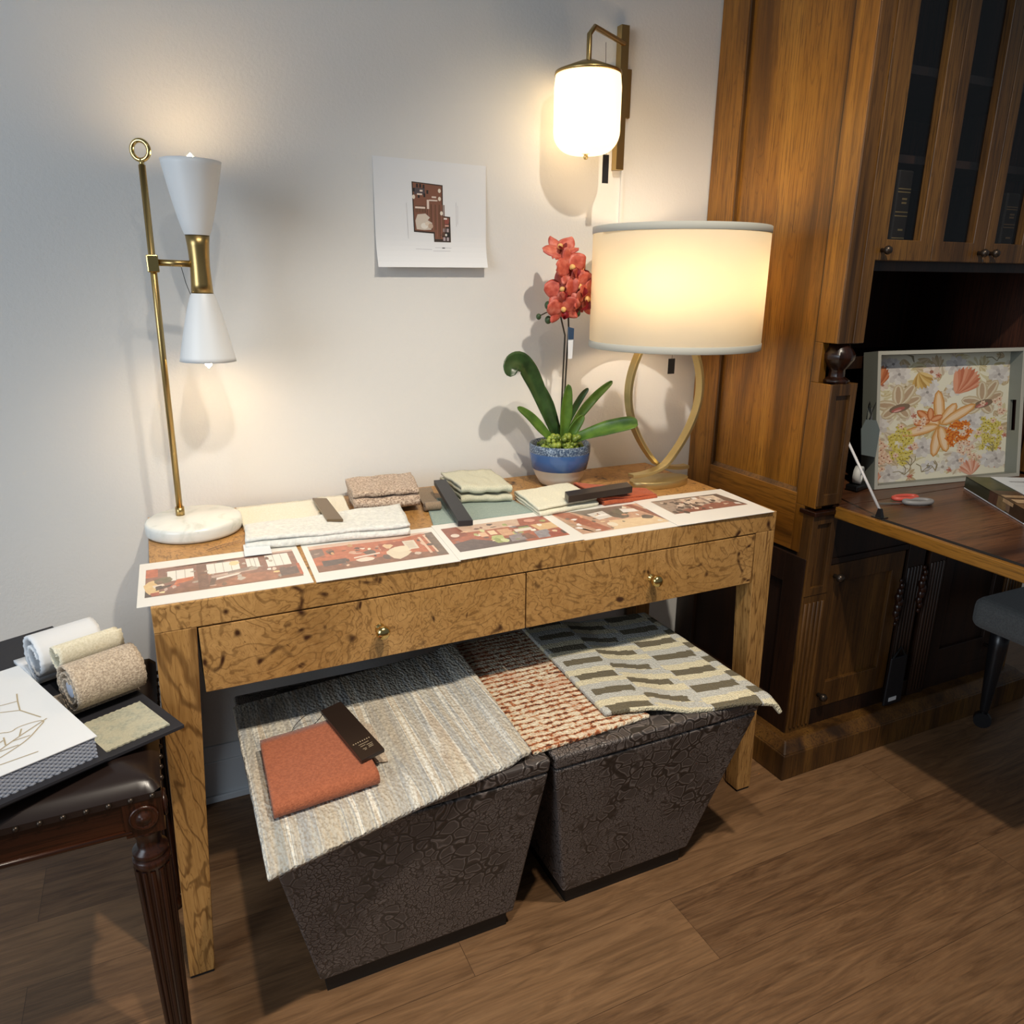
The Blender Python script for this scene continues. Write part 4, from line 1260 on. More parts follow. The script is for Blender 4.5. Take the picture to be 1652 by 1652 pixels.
def pinked(c, o, a0, b0, a1, b1, z, th, teeth=40):
    mb = MB()
    pts = []
    for k in range(teeth + 1):
        t = k / teeth
        pts.append(uv(o, a0 + (a1 - a0) * t, b0 + (0.002 if k % 2 else 0), z))
    for k in range(teeth + 1):
        t = k / teeth
        pts.append(uv(o, a1 - (a1 - a0) * t, b1 - (0.002 if k % 2 else 0), z))
    n = len(pts)
    mb.add(pts + [(p[0], p[1], p[2] + th) for p in pts], [list(range(n - 1, -1, -1)), list(range(n, 2 * n))] + [[i, (i + 1) % n, n + (i + 1) % n, n + i] for i in range(n)])
    return mb


pinked(0, AO, 0.016, 0.014, 0.20, 0.118, zc, 0.0025).build('sage_swatch', M['sagew'], al)['label'] = 'mottled pale sage swatch lying flat'


def roll(name, mat, a0, a1, b, zc_, r, turns, squash=1.0, start=0.0, t=0.0022, tail=None, backmat=None, dz=0.0):
    """rolled swatch: spiral with axis along U; a0..a1 extent along U"""
    path = []
    N = int(26 * turns)
    for i in range(N + 1):
        a = start + 2 * PI * turns * i / N
        rr = r * (1 - 0.62 * i / N)
        path.append((b + rr * math.cos(a), zc_ + rr * squash * math.sin(a)))
    if tail:
        path = tail + path

    def fn(u, v):
        f = v * (len(path) - 1)
        i = min(len(path) - 2, int(f))
        q = f - i
        bb = path[i][0] * (1 - q) + path[i + 1][0] * q
        zz = path[i][1] * (1 - q) + path[i + 1][1] * q
        jag = 0.0012 if int(v * len(path) * 1.5) % 2 else 0
        return Vector(uv(AO, (a0 + jag) + (a1 - a0 - 2 * jag) * u, bb, zz + dz * (1 - u)))
    mb = MB().grid(fn, 14, (len(path) - 1) * 2)
    return mb.build(name, mat, al, solid=t)


rb = 0.0445
roll('beige_roll', M['tweed'], -0.002, 0.107, 0.154, zc + 0.0035 + rb, rb, 2.6, 1.0, -PI / 2, tail=[(0.235, zc + 0.004), (0.195, zc + 0.004)])['label'] = 'rolled beige tweed swatch'
MB().cyl(uv(AO, 0.0005, 0.154, zc + 0.0035 + rb), uv(AO, 0.1035, 0.154, zc + 0.0035 + rb), 0.0135, 20).build('roll_core', M['greyp'], al)
rw = 0.046
roll('white_roll', M['pagew'], 0.002, 0.106, 0.303, zc + 0.004 + rw, rw, 1.7, 1.0, -PI / 2, 0.006, tail=[(0.42, zc + 0.004), (0.37, zc + 0.004)])['label'] = 'loosely rolled white pages'
rc_ = 0.0265
roll('cream_roll', M['creamw'], -0.006, 0.097, 0.226, zc + 0.0035 + 0.0755, rc_, 1.1, 1.05, PI * 0.75, 0.002)['label'] = 'small rolled cream grasscloth swatch'

# front book: leaf-pattern wallcovering book
BO = (-0.0867, -0.6590, 0)
bk = thing('wallcovering_book', uv(BO, 0.15, 0.15, ZA + 0.007), 'thick sample book showing a white page with outlined tan leaves', 'sample book')
z0 = ZA + 0.0125
MB().hexa([uv(BO, -0.010, -0.012, z0 - 0.003), uv(BO, 0.36, -0.012, z0 - 0.003), uv(BO, 0.36, 0.325, z0 - 0.003), uv(BO, -0.010, 0.325, z0 - 0.003)],
          [uv(BO, -0.010, -0.012, z0 + 0.001), uv(BO, 0.36, -0.012, z0 + 0.001), uv(BO, 0.36, 0.325, z0 + 0.001), uv(BO, -0.010, 0.325, z0 + 0.001)]).build('cover', M['blackc'], bk)
zp = z0 + 0.001
mb = MB()
NP = 11
for k in range(NP):
    zz = zp + 0.0002 + k * 0.0030
    pts = []
    nt = 64
    for i in range(nt + 1):
        pts.append(uv(BO, 0.003 + 0.34 * i / nt, (0.0022 if (i + k) % 2 else 0.0) + 0.0012 * k * -0.0, zz))
    pts += [uv(BO, 0.343, 0.315, zz), uv(BO, 0.003, 0.315, zz)]
    n = len(pts)
    mb.add(pts + [(p[0], p[1], p[2] + 0.0024) for p in pts], [list(range(n - 1, -1, -1)), list(range(n, 2 * n))] + [[i, (i + 1) % n, n + (i + 1) % n, n + i] for i in range(n)])
mb.build('page_block', M['greyp'], bk)['label'] = 'grey block of pinked-edge pages'
zt2 = zp + 0.0002 + NP * 0.0030
lq = [uv(BO, 0.345, -0.001, zt2), uv(BO, 0.0, -0.001, zt2), uv(BO, 0.0, 0.316, zt2), uv(BO, 0.345, 0.316, zt2)]


def leafP(u, v):
    p = bil(lq, u, v)
    p.z += 0.0012 + 0.004 * max(0, v - 0.85) * 0
    return p


pol = []
TAN = '#b0a184'


def leaf_outline(cu, cv, s_, rot, w=0.006):
    pts = [(-1.0, 0.0), (-0.86, 0.34), (-0.62, 0.36), (-0.58, 0.24), (-0.50, 0.62), (-0.10, 0.66), (-0.06, 0.42), (0.02, 0.66), (0.34, 0.62), (0.40, 0.36), (0.62, 0.40), (1.0, 0.02), (0.60, -0.10), (0.2, -0.22), (-0.25, -0.20), (-0.65, -0.14), (-1.0, 0.0)]
    vn = [[(-1.0, 0.0), (0.0, 0.08), (1.0, 0.02)], [(-0.45, 0.05), (-0.35, 0.36)], [(-0.05, 0.08), (0.2, 0.36)], [(0.3, 0.07), (0.55, 0.25)], [(-0.3, 0.04), (0.0, -0.18)], [(0.1, 0.06), (0.35, -0.14)], [(-0.9, 0.05), (-0.35, 0.30), (0.1, 0.28)]]
    def chaikin(p, it=2):
        for _ in range(it):
            q_ = [p[0]]
            for (ax_, ay_), (bx_, by_) in zip(p, p[1:]):
                q_ += [(ax_ * 0.75 + bx_ * 0.25, ay_ * 0.75 + by_ * 0.25), (ax_ * 0.25 + bx_ * 0.75, ay_ * 0.25 + by_ * 0.75)]
            p = q_ + [p[-1]]
        return p
    o = []
    for pl in [chaikin(pts)] + [chaikin(x) for x in vn]:
        tp = [(cu + s_ * (x * math.cos(rot) - y * math.sin(rot)), cv + s_ * (x * math.sin(rot) + y * math.cos(rot))) for x, y in pl]
        o += [(TAN, q_) for q_ in ln(tp, w)]
    return o


pol += leaf_outline(0.745, 0.22, 0.20, 0.55) + leaf_outline(0.43, 0.50, 0.19, 0.30) + leaf_outline(0.40, 0.24, 0.18, 0.9) + leaf_outline(0.20, 0.70, 0.2, 0.2) + leaf_outline(0.52, 0.80, 0.17, 0.5) + leaf_outline(0.16, 0.35, 0.16, 0.6)
for pl in ([(0.90, 0.36), (0.86, 0.50), (0.88, 0.60), (0.80, 0.62)], [(0.86, 0.50), (0.78, 0.56), (0.74, 0.55)], [(0.70, 0.70), (0.76, 0.76), (0.74, 0.84), (0.80, 0.86), (0.82, 0.92)], [(0.82, 0.92), (0.78, 0.95)], [(0.88, 0.60), (0.90, 0.68)],
           [(0.30, 0.10), (0.55, 0.10), (0.80, 0.07)], [(0.55, 0.36), (0.62, 0.34), (0.66, 0.28)]):
    pol += [(TAN, q_) for q_ in ln(pl, 0.006)]
mb = printed(MB(), leafP, (0, 0, 1), 0.0010, pol, '#e4e7ea', 0.000004)
mb.build('top_page', M['paper'], bk, fixn=False)['label'] = 'white page with tan leaf outlines'


# ================================================================== SECRETARY CABINET
X0, X1, YF, YB = 1.483, 2.405, -0.478, 0.026
cb = thing('secretary_cabinet', ((X0 + X1) / 2, (YF + YB) / 2, 0), 'tall dark oak secretary cabinet with glazed upper doors and a fold-down desk', 'cabinet')
# left side: frame round a recessed panel
sd = MB()
sd.box((X0, -0.075, 0.610), (X0 + 0.022, YB, 2.25))
sd.box((X0, YF + 0.004, 1.1335), (X0 + 0.022, -0.410, 2.25))
sd.box((X0, YF + 0.044, 1.040), (X0 + 0.022, -0.410, 1.1335))
sd.box((X0, YF + 0.004, 0.735), (X0 + 0.022, -0.410, 1.040))
sd.box((X0, -0.440, 0.610), (X0 + 0.022, -0.410, 0.735))
o = sd.build('side_stile', M['oak'], cb, bevel=0.0015)
sd = MB()
sd.box((X0, -0.410, 0.610), (X0 + 0.022, -0.075, 0.762))
o2 = sd.build('side_rail', M['oakx'], cb, bevel=0.0015)
MB().box((X0, -0.410, 2.13), (X0 + 0.022, -0.075, 2.25)).build('side_rail', M['oakx'], cb, bevel=0.0015)
MB().box((X0 + 0.011, -0.412, 0.75), (X0 + 0.018, -0.073, 2.14)).build('side_panel', M['oak'], cb)
sd = MB()
for a, b in (((X0 + 0.002, -0.0815, 0.762), (X0 + 0.013, -0.0745, 2.13)), ((X0 + 0.004, -0.4105, 0.762), (X0 + 0.013, -0.4045, 2.13))):
    sd.box(a, b)
sd.hexa([(X0 + 0.001, -0.41, 0.7605), (X0 + 0.013, -0.41, 0.7605), (X0 + 0.013, -0.075, 0.7605), (X0 + 0.001, -0.075, 0.7605)],
        [(X0 + 0.009, -0.41, 0.772), (X0 + 0.013, -0.41, 0.772), (X0 + 0.013, -0.075, 0.772), (X0 + 0.009, -0.075, 0.772)])
sd.build('panel_moulding', M['oakf'], cb)
MB().box((X0 + 0.005, -0.452, 0.600), (X0 + 0.022, YB, 0.611)).build('shadow_gap', M['gap'], cb)
# lower side
sd = MB()
sd.box((X0 - 0.002, -0.468, 0.095), (X0 + 0.02, -0.40, 0.600))
sd.box((X0 - 0.002, -0.055, 0.095), (X0 + 0.02, YB, 0.600))
sd.box((X0 - 0.002, -0.40, 0.52), (X0 + 0.02, -0.055, 0.600))
sd.box((X0 - 0.002, -0.40, 0.095), (X0 + 0.02, -0.055, 0.18))
sd.box((X0 + 0.008, -0.41, 0.17), (X0 + 0.018, -0.05, 0.53))
sd.build('base_side', M['oakd'], cb, bevel=0.001)  # the table's shadow on this side is put into the wood colour
# back, top, right side, cornice
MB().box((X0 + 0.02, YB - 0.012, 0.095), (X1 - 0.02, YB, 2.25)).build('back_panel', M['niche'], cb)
MB().box((X1 - 0.022, YF + 0.004, 0.095), (X1, YB, 2.25)).build('right_side', M['oak'], cb)
mb = MB()
mb.box((X0 - 0.002, YF - 0.004, 2.25), (X1 + 0.002, YB, 2.275))
mb.hexa([(X0 - 0.004, YF - 0.006, 2.275), (X1 + 0.004, YF - 0.006, 2.275), (X1 + 0.004, YB, 2.275), (X0 - 0.004, YB, 2.275)], [(X0 - 0.05, YF - 0.05, 2.33), (X1 + 0.05, YF - 0.05, 2.33), (X1 + 0.05, YB, 2.33), (X0 - 0.05, YB, 2.33)])
mb.build('cornice', M['oakf'], cb)
# upper posts (a strip and a moulding each)
for xa, xb in ((X0 + 0.0005, 1.566), (2.322, X1 - 0.0005)):
    mb = MB()
    mb.box((xa, YF, 1.1335), (xb, YF + 0.045, 2.25))
    mb.box((xa + 0.044, YF - 0.004, 1.1335), (xa + 0.064, YF, 2.25))
    mb.build('upper_post', M['oakf'], cb, bevel=0.0015)
    c = ((xa + xb) / 2 - 0.002, YF + 0.028, 1.0405)
    MB().lathe([(0.0, 0), (0.030, 0.0), (0.031, 0.006), (0.026, 0.010), (0.019, 0.014), (0.018, 0.030), (0.026, 0.040), (0.036, 0.056), (0.037, 0.066), (0.030, 0.078), (0.027, 0.083), (0.020, 0.0925), (0.0, 0.0925)], c, 8, caps=False).build('turned_bobbin', M['mahog'], cb, bevel=0.001)
    # middle post with a recessed panel
    mb = MB()
    za, zbb = 0.742, 1.040
    mb.box((xa, YF, za), (xa + 0.018, YF + 0.04, zbb))
    mb.box((xb - 0.018, YF, za), (xb, YF + 0.04, zbb))
    mb.box((xa + 0.018, YF, zbb - 0.028), (xb - 0.018, YF + 0.04, zbb))
    mb.box((xa + 0.018, YF, za), (xb - 0.018, YF + 0.04, za + 0.028))
    mb.box((xa + 0.016, YF + 0.008, za + 0.02), (xb - 0.016, YF + 0.04, zbb - 0.02))
    mb.build('panelled_post', M['oakf'], cb, bevel=0.0012)
    # ledge and base pilaster
    mb = MB()
    mb.box((xa - 0.004, YF - 0.004, 0.716), (xb + 0.003, YF + 0.05, 0.728))
    mb.cyl((xa + 0.01, YF + 0.024, 0.735), (xb - 0.01, YF + 0.024, 0.735), 0.008, 12)
    mb.build('ledge', M['mahog'], cb, bevel=0.002)
    mb = MB()
    za, zbb = 0.500, 0.716
    yl = YF + 0.004
    mb.box((xa, yl, za), (xa + 0.018, yl + 0.04, zbb))
    mb.box((xb - 0.018, yl, za), (xb, yl + 0.04, zbb))
    mb.box((xa + 0.018, yl, zbb - 0.024), (xb - 0.018, yl + 0.04, zbb))
    mb.box((xa + 0.018, yl, za), (xb - 0.018, yl + 0.04, za + 0.022))
    mb.box((xa + 0.016, yl + 0.008, za + 0.02), (xb - 0.016, yl + 0.04, zbb - 0.02))
    mb.box((xa, yl + 0.002, 0.095), (xb, yl + 0.04, za))
    for k in range(5):
        xx = xa + 0.012 + k * 0.0145
        mb.cyl((xx, yl + 0.002, 0.115), (xx, yl + 0.002, 0.480), 0.0052, 8)
    mb.build('fluted_pilaster', M['oakf'], cb, bevel=0.001)
# centre fluted pilasters of the base
for xa, xb in ((1.862, 1.930), (1.955, 2.022)):
    yl = YF + 0.004
    mb = MB()
    mb.box((xa, yl + 0.002, 0.095), (xb, yl + 0.04, 0.70))
    for k in range(5):
        xx = xa + 0.009 + k * 0.0125
        mb.cyl((xx, yl + 0.002, 0.115), (xx, yl + 0.002, 0.52), 0.0046, 8)
    mb.build('fluted_pilaster', M['oakd'], cb, bevel=0.001)
for xx, z0_ in ((1.838, 0.36), (1.925, 0.385)):
    mb = MB()
    for k in range(9):
        t = k / 8
        mb.ball((xx + 0.004 * math.sin(k * 2.1), YF - 0.003, z0_ + 0.13 * t), 0.0045 + 0.006 * math.sin(PI * t), 0, 8, 1.5)
    mb.build('carved_drop', M['mahog'], cb)
# lower doors
for xa, xb, kx in ((1.570, 1.852, 1.590), (2.030, 2.318, 2.298)):
    yl = YF + 0.010
    dr = thing_child = MB()
    dr.box((xa, yl, 0.150), (xa + 0.042, yl + 0.022, 0.572))
    dr.box((xb - 0.042, yl, 0.150), (xb, yl + 0.022, 0.572))
    dr.box((xa + 0.042, yl, 0.520), (xb - 0.042, yl + 0.022, 0.572))
    dr.box((xa + 0.042, yl, 0.150), (xb - 0.042, yl + 0.022, 0.225))
    dr.box((xa + 0.04, yl + 0.010, 0.22), (xb - 0.04, yl + 0.018, 0.525))
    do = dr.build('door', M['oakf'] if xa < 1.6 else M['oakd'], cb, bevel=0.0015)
    for kz in (0.540, 0.192):
        MB().lathe([(0.006, 0), (0.005, 0.008), (0.010, 0.014), (0.0115, 0.020), (0.008, 0.027), (0.0005, 0.029)], (kx, yl, kz), 16, 0, (0, -1, 0)).build('knob', M['nail'], do)
mb = MB()
mb.box((1.566, YF + 0.008, 0.574), (2.322, YF + 0.03, 0.590))
mb.box((1.566, YF + 0.012, 0.590), (2.322, YF + 0.03, 0.700))
mb.box((1.566, YF + 0.012, 0.095), (2.322, YF + 0.03, 0.150))
mb.box((1.566, YF + 0.034, 0.150), (2.322, YF + 0.04, 0.574))
mb.build('base_front', M['oakd'], cb, bevel=0.001)
# plinth
mb = MB()
mb.box((1.432, -0.525, 0), (X1 + 0.05, YB - 0.02, 0.075))
mb.hexa([(1.434, -0.523, 0.075), (X1 + 0.048, -0.523, 0.075), (X1 + 0.048, YB - 0.02, 0.075), (1.434, YB - 0.02, 0.075)], [(1.458, -0.498, 0.100), (X1 + 0.02, -0.498, 0.100), (X1 + 0.02, YB - 0.02, 0.100), (1.458, YB - 0.02, 0.100)])
mb.build('plinth', M['oakf'], cb, bevel=0.003)
# glazed doors with shelves behind
for k, (xa, xb, ks) in enumerate(((1.569, 1.756, 1), (1.759, 1.945, -1), (1.948, 2.133, 1), (2.136, 2.320, -1))):
    yl = YF + 0.006
    mb = MB()
    w_ = 0.034
    mb.box((xa, yl, 1.318), (xa + w_, yl + 0.022, 2.22))
    mb.box((xb - w_ - 0.008, yl, 1.318), (xb, yl + 0.022, 2.22))
    mb.box((xa + w_, yl, 1.318), (xb - w_ - 0.008, yl + 0.022, 1.364))
    mb.box((xa + w_, yl, 2.16), (xb - w_ - 0.008, yl + 0.022, 2.22))
    do = mb.build('glazed_door', M['oakf'], cb, bevel=0.002)
    MB().box((xa + w_ - 0.004, yl + 0.012, 1.36), (xb - w_ - 0.004, yl + 0.014, 2.164)).build('pane', M['glass'], do)
    kx = xa + 0.020 if ks > 0 else xb - 0.020
    MB().lathe([(0.005, 0), (0.0045, 0.008), (0.009, 0.013), (0.010, 0.018), (0.007, 0.024), (0.0005, 0.026)], (kx, yl, 1.340), 16, 0, (0, -1, 0)).build('knob', M['nail'], do)
mb = MB()
mb.box((1.566, YF + 0.030, 1.325), (2.322, YB - 0.012, 1.345))
mb.box((1.566, YF + 0.028, 1.2955), (2.322, YF + 0.044, 1.345))
mb.build('upper_floor', M['oakd'], cb)
for z in (1.545, 1.735):
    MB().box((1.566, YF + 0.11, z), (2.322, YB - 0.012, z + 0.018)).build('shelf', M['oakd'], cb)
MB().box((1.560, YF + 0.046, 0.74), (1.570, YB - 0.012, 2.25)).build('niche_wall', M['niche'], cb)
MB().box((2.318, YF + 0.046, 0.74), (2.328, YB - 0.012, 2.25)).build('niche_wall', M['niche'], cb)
mb = MB()
mb.box((1.570, -0.280, 1.050), (2.318, YB - 0.012, 1.066))
mb.box((1.570, -0.290, 1.046), (2.318, -0.278, 1.078))
mb.box((1.624, -0.20, 0.738), (1.636, YB - 0.012, 1.050))
mb.box((1.570, -0.20, 0.90), (1.624, YB - 0.012, 0.908))
mb.build('pigeonholes', M['oakd'], cb, bevel=0.001)
MB().box((1.562, YF + 0.002, 0.706), (2.326, YB - 0.012, 0.7345)).build('writing_bed', M['desk'], cb, bevel=0.001)
# fold-down leaf
fl = MB().box((1.560, -1.085, 0.7065), (2.330, YF - 0.0005, 0.7345)).build('desk_leaf', M['desk'], cb, bevel=0.001)
MB().box((1.547, -1.085, 0.7065), (1.5597, YF - 0.0005, 0.7350)).build('leaf_edge', M['edge'], fl, bevel=0.002)
MB().box((1.5605, -1.080, 0.7346), (1.5735, -0.598, 0.7352)).build('shadow_strip', M['gap'], fl)  # dark strip drawn in place of the shadowed gap along the leaf
rd = MB().cyl((1.5660, YF + 0.020, 0.915), (1.5735, -0.585, 0.752), 0.0032, 12).build('stay', M['steel'], cb)
mb = MB()
mb.box((1.561, -0.598, 0.7346), (1.5885, -0.572, 0.7370))
mb.hexa([(1.568, -0.594, 0.737), (1.579, -0.594, 0.737), (1.579, -0.578, 0.737), (1.568, -0.578, 0.737)], [(1.570, -0.588, 0.757), (1.577, -0.588, 0.757), (1.577, -0.581, 0.757), (1.570, -0.581, 0.757)])
mb.build('stay_bracket', M['dark'], rd)

# books behind the glass
for x0, x1, zt_, lab, seed in ((1.668, 1.716, 1.520, 'dark old book with gilt bands on its spine, behind the left glazed door', 1), (2.070, 2.120, 1.490, 'dark old book with faint pale lettering, behind the third glazed door', 2)):
    bo = MB().box((x0, -0.425, 1.3455), (x1, -0.30, zt_)).build('old_book', M['dleather'], bevel=0.004)
    tag(bo, lab, 'book', 'old books behind the cabinet glass')
    mb = MB()
    h = zt_ - 1.3455
    for f in (0.08, 0.14, 0.42, 0.47, 0.72, 0.76):
        mb.box((x0 + 0.003, -0.4256, 1.3455 + h * f), (x1 - 0.003, -0.4252, 1.3455 + h * f + 0.0022))
    for f in (0.24, 0.58, 0.63):
        mb.box((x0 + 0.020, -0.4256, 1.3455 + h * f), (x1 - 0.012, -0.4252, 1.3455 + h * f + 0.004))
    mb.build('gilt_band', M['bronze'] if seed == 2 else M['brassd'], bo)

# ================================================================== FLORAL TRAY
TW, TH, TD = 0.520, 0.366, 0.050
ty = R(-7)
tx = Matrix.Translation((1.772, -0.402, 0.7355)) @ Matrix.Rotation(ty, 4, 'Z') @ Matrix.Rotation(R(-9), 4, 'X')
tr = thing('serving_tray', (2.02, -0.40, 0.7355), 'grey serving tray with a floral panel, propped upright in the desk niche', 'tray')


def tmb():
    m = MB()
    m.X = tx
    return m


ta = 0.010
mb = tmb()
mb.box((ta, 0.040, ta), (TW - ta, TD, TH - ta))
mb.box((0, 0, 0), (TW, TD, ta))
mb.box((0, 0, TH - ta), (TW, TD, TH))
for xa in (0, TW - ta):
    mb.box((xa, 0, ta), (xa + ta, TD, TH * 0.36))
    mb.box((xa, 0, TH * 0.60), (xa + ta, TD, TH - ta))
    mb.box((xa, 0, TH * 0.36), (xa + ta, 0.013, TH * 0.60))
    mb.box((xa, 0.032, TH * 0.36), (xa + ta, TD, TH * 0.60))
mb.build('frame', M['traygrey'], tr)
mb = tmb()
for a, b in (((0, -0.0015, 0), (TW, 0, ta)), ((0, -0.0015, TH - ta), (TW, 0, TH)), ((0, -0.0015, ta), (ta, 0, TH - ta)), ((TW - ta, -0.0015, ta), (TW, 0, TH - ta))):
    mb.box(a, b)
mb.build('rim', M['trayrim'], tr)
random.seed(21)
art = []


def flw(u, v, r, c1, c2, n=6, core='#a8823f', sp=0.0):
    o = []
    for k in range(n):
        a = 2 * PI * k / n + sp
        o.append((c1 if k % 2 else c2, el(u + r * 0.62 * math.cos(a), v + r * 0.62 * math.sin(a), r * 0.52, r * 0.34, 8, a)))
    if core:
        o.append((core, el(u, v, r * 0.25, r * 0.25, 8)))
    return o


def frond(u, v, L, rot, c, n=9, spread=1.3, w=0.16):
    o = []
    for k in range(n):
        a = rot + spread * (k / (n - 1) - 0.5)
        m_ = L * (0.78 + 0.22 * math.cos((k / (n - 1) - 0.5) * PI))
        o.append((c[k % len(c)], el(u + m_ * 0.5 * math.cos(a), v + m_ * 0.5 * math.sin(a), m_ * 0.5, m_ * w, 8, a)))
    return o


def petal6(u, v, L, c, rots, w=0.17):
    o = []
    for k, (a, s_) in enumerate(rots):
        for j, (f, cc) in enumerate(((1.0, c[0]), (0.72, c[1]), (0.42, c[2]))):
            o.append((cc, el(u + L * s_ * 0.52 * math.cos(a), v + L * s_ * 0.52 * math.sin(a), L * s_ * 0.5 * (0.7 + 0.3 * f), L * w * f, 10, a)))
    return o


art.append(('#e2dcc6', rc(0, 0, 1, 1)))
for _ in range(150):
    u, v = random.random() * 0.94 + 0.03, random.random() * 0.94 + 0.03
    art += frond(u, v, random.uniform(0.06, 0.12), random.uniform(0, 6.3), random.choice((['#c4b387', '#d6cba6'], ['#e5dfc6', '#cfc49d'], ['#b8a27d', '#cdb99a'], ['#d8cdb9', '#bfae96'])), 5, 1.2, 0.14)
for _ in range(34):
    u, v = random.random() * 0.92 + 0.04, random.random() * 0.92 + 0.04
    c_ = random.choice((('#cfc8bd', '#ddd7cb', '#a89f92'), ('#d9cdb6', '#c8b99c', '#98855f'), ('#e0d2c4', '#d2bfae', '#a4705c'), ('#c9c4c0', '#d8d4d0', '#8f8a88')))
    art += flw(u, v, random.uniform(0.035, 0.06), c_[0], c_[1], random.choice((6, 7, 9)), c_[2], random.random())
    if random.random() < 0.5:
        art += flw(u + 0.05, v - 0.03, 0.02, '#c98f7c', '#b8765f', 5, '#8e4a36', random.random())
for u, v in ((0.40, 0.70), (0.64, 0.13), (0.38, 0.26), (0.06, 0.46), (0.72, 0.45), (0.20, 0.85), (0.60, 0.90), (0.92, 0.82), (0.93, 0.12), (0.15, 0.06)):
    art += flw(u, v, 0.075, '#c9c2bb', '#d9d3cc', 9, '#a89f9a', random.random())
    art += flw(u, v, 0.045, '#bdb5b0', '#cdc6c0', 7, '#97908b', 1.0)
for ox in (0.0, 0.60):
    art += petal6(0.20 + ox, 0.60, 0.17, ('#c3b08f', '#d8cbb0', '#b59a7c'), ((0.4, 1), (1.0, 1.2), (1.6, 1.0), (3.0, 0.9), (3.8, 0.8), (5.4, 0.7)), 0.26)
    art.append(('#7f6a55', el(0.21 + ox, 0.585, 0.075, 0.032, 12, 0.25)))
    art.append(('#b0655a', el(0.20 + ox, 0.575, 0.05, 0.016, 10, 0.3)))
    art.append(('#d9a498', el(0.195 + ox, 0.565, 0.03, 0.007, 8, 0.3)))
art += frond(0.02, 0.74, 0.20, 1.2, ['#b6683e', '#c98055', '#a65a34'], 9, 0.9, 0.12)
art += frond(0.60, 0.68, 0.24, 0.95, ['#cc8262', '#d9997a', '#be6f50'], 11, 1.25, 0.10)
art += frond(0.34, 0.86, 0.14, -1.2, ['#c9a45e', '#b08a48', '#d9bb7c'], 9, 1.6, 0.12)
art += petal6(0.50, 0.43, 0.28, ('#c98f4a', '#dfb27e', '#e9cca8'), ((1.65, 1.0), (1.0, 0.72), (0.55, 1.05), (2.5, 0.72), (3.35, 1.0), (4.55, 0.9), (4.95, 0.8)), 0.15)
art += petal6(0.43, 0.47, 0.13, ('#b5622f', '#cf8450', '#dd9f72'), ((2.4, 1), (1.6, 0.8), (3.3, 0.9), (0.4, 0.7)), 0.2)
for _ in range(34):
    a, r = random.uniform(0, 6.3), 0.09 * math.sqrt(random.random())
    art += flw(0.645 + r * math.cos(a), 0.345 + r * 1.25 * math.sin(a), 0.022, '#c8641c', '#d9832f', 5, '#9c3f10', a)
for cu, cv, n in ((0.235, 0.29, 46), (0.865, 0.33, 44)):
    for _ in range(n):
        a, r = random.uniform(0, 6.3), 0.125 * math.sqrt(random.random())
        art += flw(cu + r * 0.72 * math.cos(a), cv + r * 1.25 * math.sin(a), 0.022, '#c3b04a', '#d6c76f', 5, '#7e6a26', a)
for cu, cv, n in ((0.09, 0.22, 26), (0.72, 0.20, 20), (0.93, 0.50, 10), (0.33, 0.43, 8)):
    for _ in range(n):
        u, v = cu + random.gauss(0, 0.045), cv + random.gauss(0, 0.075)
        art += flw(min(0.97, max(0.03, u)), min(0.97, max(0.03, v)), 0.021, '#dcb79a', '#e6cbb2', 6, '#8e4a36', u * 9)
art += frond(0.05, 0.0, 0.10, 1.5, ['#c98468', '#d9a088'], 8, 1.2, 0.1) + frond(0.74, 0.0, 0.14, 1.7, ['#c98468', '#d9a088', '#e3b8a2'], 11, 1.7, 0.09)
for u, v in ((0.30, 0.12), (0.38, 0.06), (0.48, 0.06), (0.90, 0.18), (0.30, 0.94), (0.90, 0.93), (0.26, 0.05)):
    for k in range(3):
        a = random.uniform(0, 3)
        art += [('#8d8162', x) for x in ln([(u, v), (u + 0.05 * math.cos(a), v + 0.05 * math.sin(a)), (u + 0.09 * math.cos(a + 0.3), v + 0.08 * math.sin(a + 0.3))], 0.006)]
art = [(c, [(min(1, max(0, u)), min(1, max(0, v))) for u, v in pl]) for c, pl in art]
aq = [tx @ Vector(p) for p in ((ta, 0.0385, ta), (TW - ta, 0.0385, ta), (TW - ta, 0.0385, TH - ta), (ta, 0.0385, TH - ta))]
an = (tx.to_3x3() @ Vector((0, -1, 0)))
mb = MB()
mb.add([tuple(p) for p in aq], [[0, 1, 2, 3]], 0, False, S('#dcd5b4'))
for k, (c, pl) in zip(layers(art, 110), art):
    off = an * (0.0002 + 0.00001 * k)
    mb.add([bil(aq, u, v) + off for u, v in pl], [list(range(len(pl)))], 0, False, S(c))
mb.build('floral_panel', M['paper'], tr, fixn=False)['label'] = 'floral printed panel in cream, coral and ochre'
mb = tmb()
mb.tube([(-0.002, 0.022, 0.235), (-0.010, 0.010, 0.225), (-0.022, -0.004, 0.20), (-0.026, -0.006, 0.188)], 0.0012, 6)
mb.tube([(0.004, 0.002, 0.238), (-0.012, 0.000, 0.215), (-0.026, -0.006, 0.188)], 0.0012, 6)
tgm = mb.build('tag_cord', M['cord'], tr)
mb = tmb()
pl = [(-0.052, 0.098), (-0.006, 0.088), (0.006, 0.160), (-0.006, 0.186), (-0.040, 0.190), (-0.055, 0.165)]
mb.add([(x, -0.006 - 0.002, z) for x, z in pl] + [(x, -0.006, z) for x, z in pl], [[0, 1, 2, 3, 4, 5], [11, 10, 9, 8, 7, 6]] + [[i, (i + 1) % 6, 6 + (i + 1) % 6, 6 + i] for i in range(6)])
mb.build('hang_tag', M['tag'], tr)['label'] = 'slate grey hang tag on black cord'

